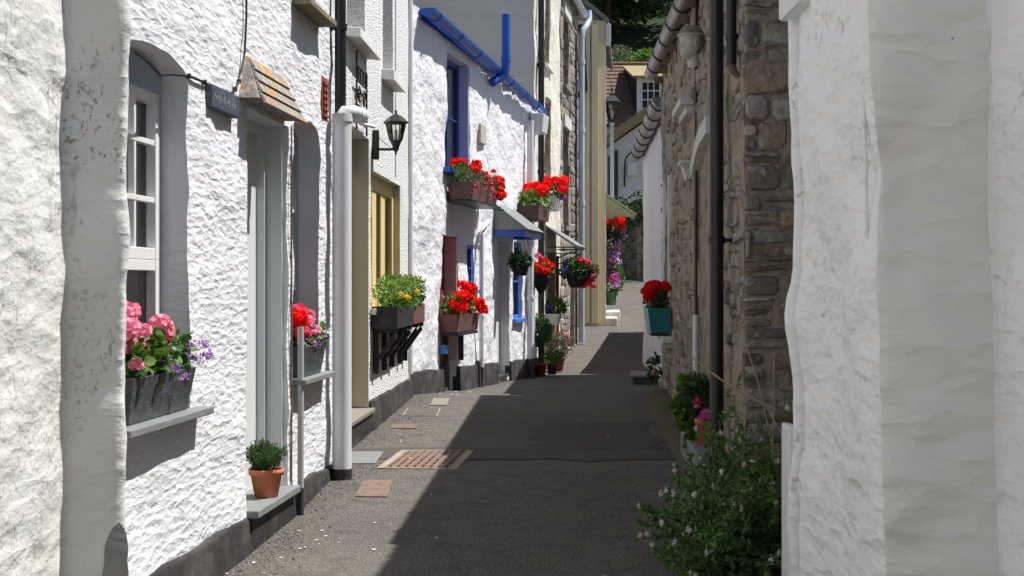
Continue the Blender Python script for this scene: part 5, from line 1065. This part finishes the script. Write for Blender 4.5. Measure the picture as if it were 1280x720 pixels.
for pts in ([(.93, 7.0, 1.02), (1.05, 6.9, .92), (1.12, 6.8, .88), (1.25, 6.7, .80), (1.35, 6.6, .6)], [(1.02, 6.9, .95), (1.1, 6.85, .88), (1.3, 6.7, .78)], [(1.2, 7, 1.1), (1.25, 6.9, .9), (1.3, 6.8, .6)], [(1.35, 7, 1.05), (1.33, 6.9, .8), (1.3, 6.8, .5)]): br.tube([Vector(p) for p in pts], .004, 5, False)
br.build('bare_twigs', 'twig', o_); bg.build('branches', 'stem', o_); lf.build('foliage', 'bushleaf', o_); fl.build('white_flowers', 'white', o_)
# ------------------------------------------------ carved head and stone brackets on the right wall
c = L_R1(9.62, 3.10, .11); o_ = thing('carved_head', 'cream plaster classical head in profile with curled hair, high on the stone wall', 'sculpture', c-Vector((0, 0, .14)))
def ip(T, z):
    for (a, p), (b, q) in zip(T, T[1:]):
        if b <= z <= a: return q+(p-q)*(z-b)/(a-b)
    return T[0][1] if z > T[0][0] else T[-1][1]
FR = [(.125, .0), (.115, .045), (.09, .07), (.05, .080), (.028, .079), (.012, .073), (-.03, .073), (-.06, .072), (-.085, .074), (-.10, .068), (-.112, .045), (-.12, .02)]
BK = [(.125, .0), (.11, .06), (.08, .085), (.03, .095), (-.02, .088), (-.06, .06), (-.10, .03), (-.12, .02)]
WD = [(.125, .0), (.112, .04), (.09, .06), (.05, .070), (0, .068), (-.04, .061), (-.07, .05), (-.095, .036), (-.112, .024), (-.12, .012)]
NO = [(.03, 0), (.012, .004), (-.005, .014), (-.022, .026), (-.028, .024), (-.036, .004), (-.04, 0)]
mt = Matrix.Rotation(math.radians(28), 3, 'Z')
def slices(z0, z1, grow, bumps, face):
    mb = MB(); nz_, na = 64, 56; vs = []
    for b_ in range(nz_+1):
        z = z0+(z1-z0)*b_/nz_
        for a_ in range(na):
            t = 2*math.pi*a_/na-math.pi; c_ = math.cos(t); s_ = math.sin(t)      # t = 0 looks forward
            X = (ip(FR, z) if c_ > 0 else ip(BK, z))*math.copysign(abs(c_)**.85, c_); Y = ip(WD, z)*math.copysign(abs(s_)**.85, s_)
            if face:
                X += ip(NO, z)*math.exp(-(t/.17)**2)
                X += math.exp(-(t/.42)**2)*(.010*math.exp(-((z+.047)/.006)**2)+.009*math.exp(-((z+.062)/.006)**2)-.004*math.exp(-((z+.0545)/.003)**2)+.012*math.exp(-((z+.09)/.012)**2)+.004*math.exp(-((z-.03)/.007)**2))
                for e in (-.5, .5): X -= .013*math.exp(-((t-e)/.2)**2-((z-.010)/.010)**2)-.006*math.exp(-((t-e)/.1)**2-((z-.008)/.005)**2)
            k = 1+grow+(bumps*(math.sin(t*11+z*60)*math.sin(z*210+t*5)))
            vs.append(c+mt @ Vector((-X*k, -Y*k, z*(1 if z < .1 else 1+grow*.5))))
    mb.add(vs, [(b_*na+a_, b_*na+(a_+1) % na, (b_+1)*na+(a_+1) % na, (b_+1)*na+a_) for b_ in range(nz_) for a_ in range(na)], True); return mb
slices(.1249, -.12, 0, 0, True).build('face', 'stucco', o_)
hm = slices(.1249, .056, .14, .05, False); hm.build('hair', 'hairp', o_)
hm = slices(.07, -.075, .12, .05, False); keep = []
for f, sm_, cc in zip(hm.f, hm.sm, hm.c):
    q = mt.inverted() @ (sum((hm.v[i] for i in f), Vector())/4-c)
    if q.x > .018: keep.append(f)
hm.f = keep; hm.sm = [True]*len(keep); hm.c = [(1, 1, 1)]*len(keep); hm.build('back_hair', 'hairp', o_)
for sg in (-1, 1):
    mb = MB(); e = c+mt @ Vector((.004, sg*.070, -.002)); mb.tube([e+mt @ Vector((.012*math.cos(a), 0, .024*math.sin(a))) for a in [.3+5.2*k/12 for k in range(13)]], .006, 6); mb.build('ear', 'stucco', o_)
mb = MB(); mb.tube([c+mt @ Vector((.01, 0, -.07)), c+mt @ Vector((.02, 0, -.12)), c+mt @ Vector((.03, .0, -.16))], [.043, .042, .045], 16); mb.build('neck', 'stucco', o_)
mb = MB(); mb.tube([c+mt @ Vector((-.093*math.cos(t), .082*math.sin(t), .058)) for t in [2*math.pi*k/24 for k in range(25)]], .007, 6); mb.build('headband', 'stucco', o_)
mb = MB(); mb.box(L_R1, 10.6, 11.45, 2.80, 2.86, 0, .11); mb.box(L_R1, 10.65, 11.4, 2.74, 2.80, 0, .06)
one('stone_ledge', 'white stone ledge on the stone wall below the carved head', 'ornament', L_R1(11, 2.7, 0), mb, 'whitestone', None, .006)
mb = MB(); u = 10.58
mb.box(L_R1, u, u+.26, 2.335, 2.365, 0, .11); mb.box(L_R1, u+.02, u+.24, 2.31, 2.335, 0, .09); mb.box(L_R1, u+.03, u+.23, 2.22, 2.31, 0, .055, .0, .03)
one('stone_corbel', 'little moulded white corbel lower on the stone wall', 'ornament', L_R1(10.7, 2.26, 0), mb, 'whitestone', None, .004)
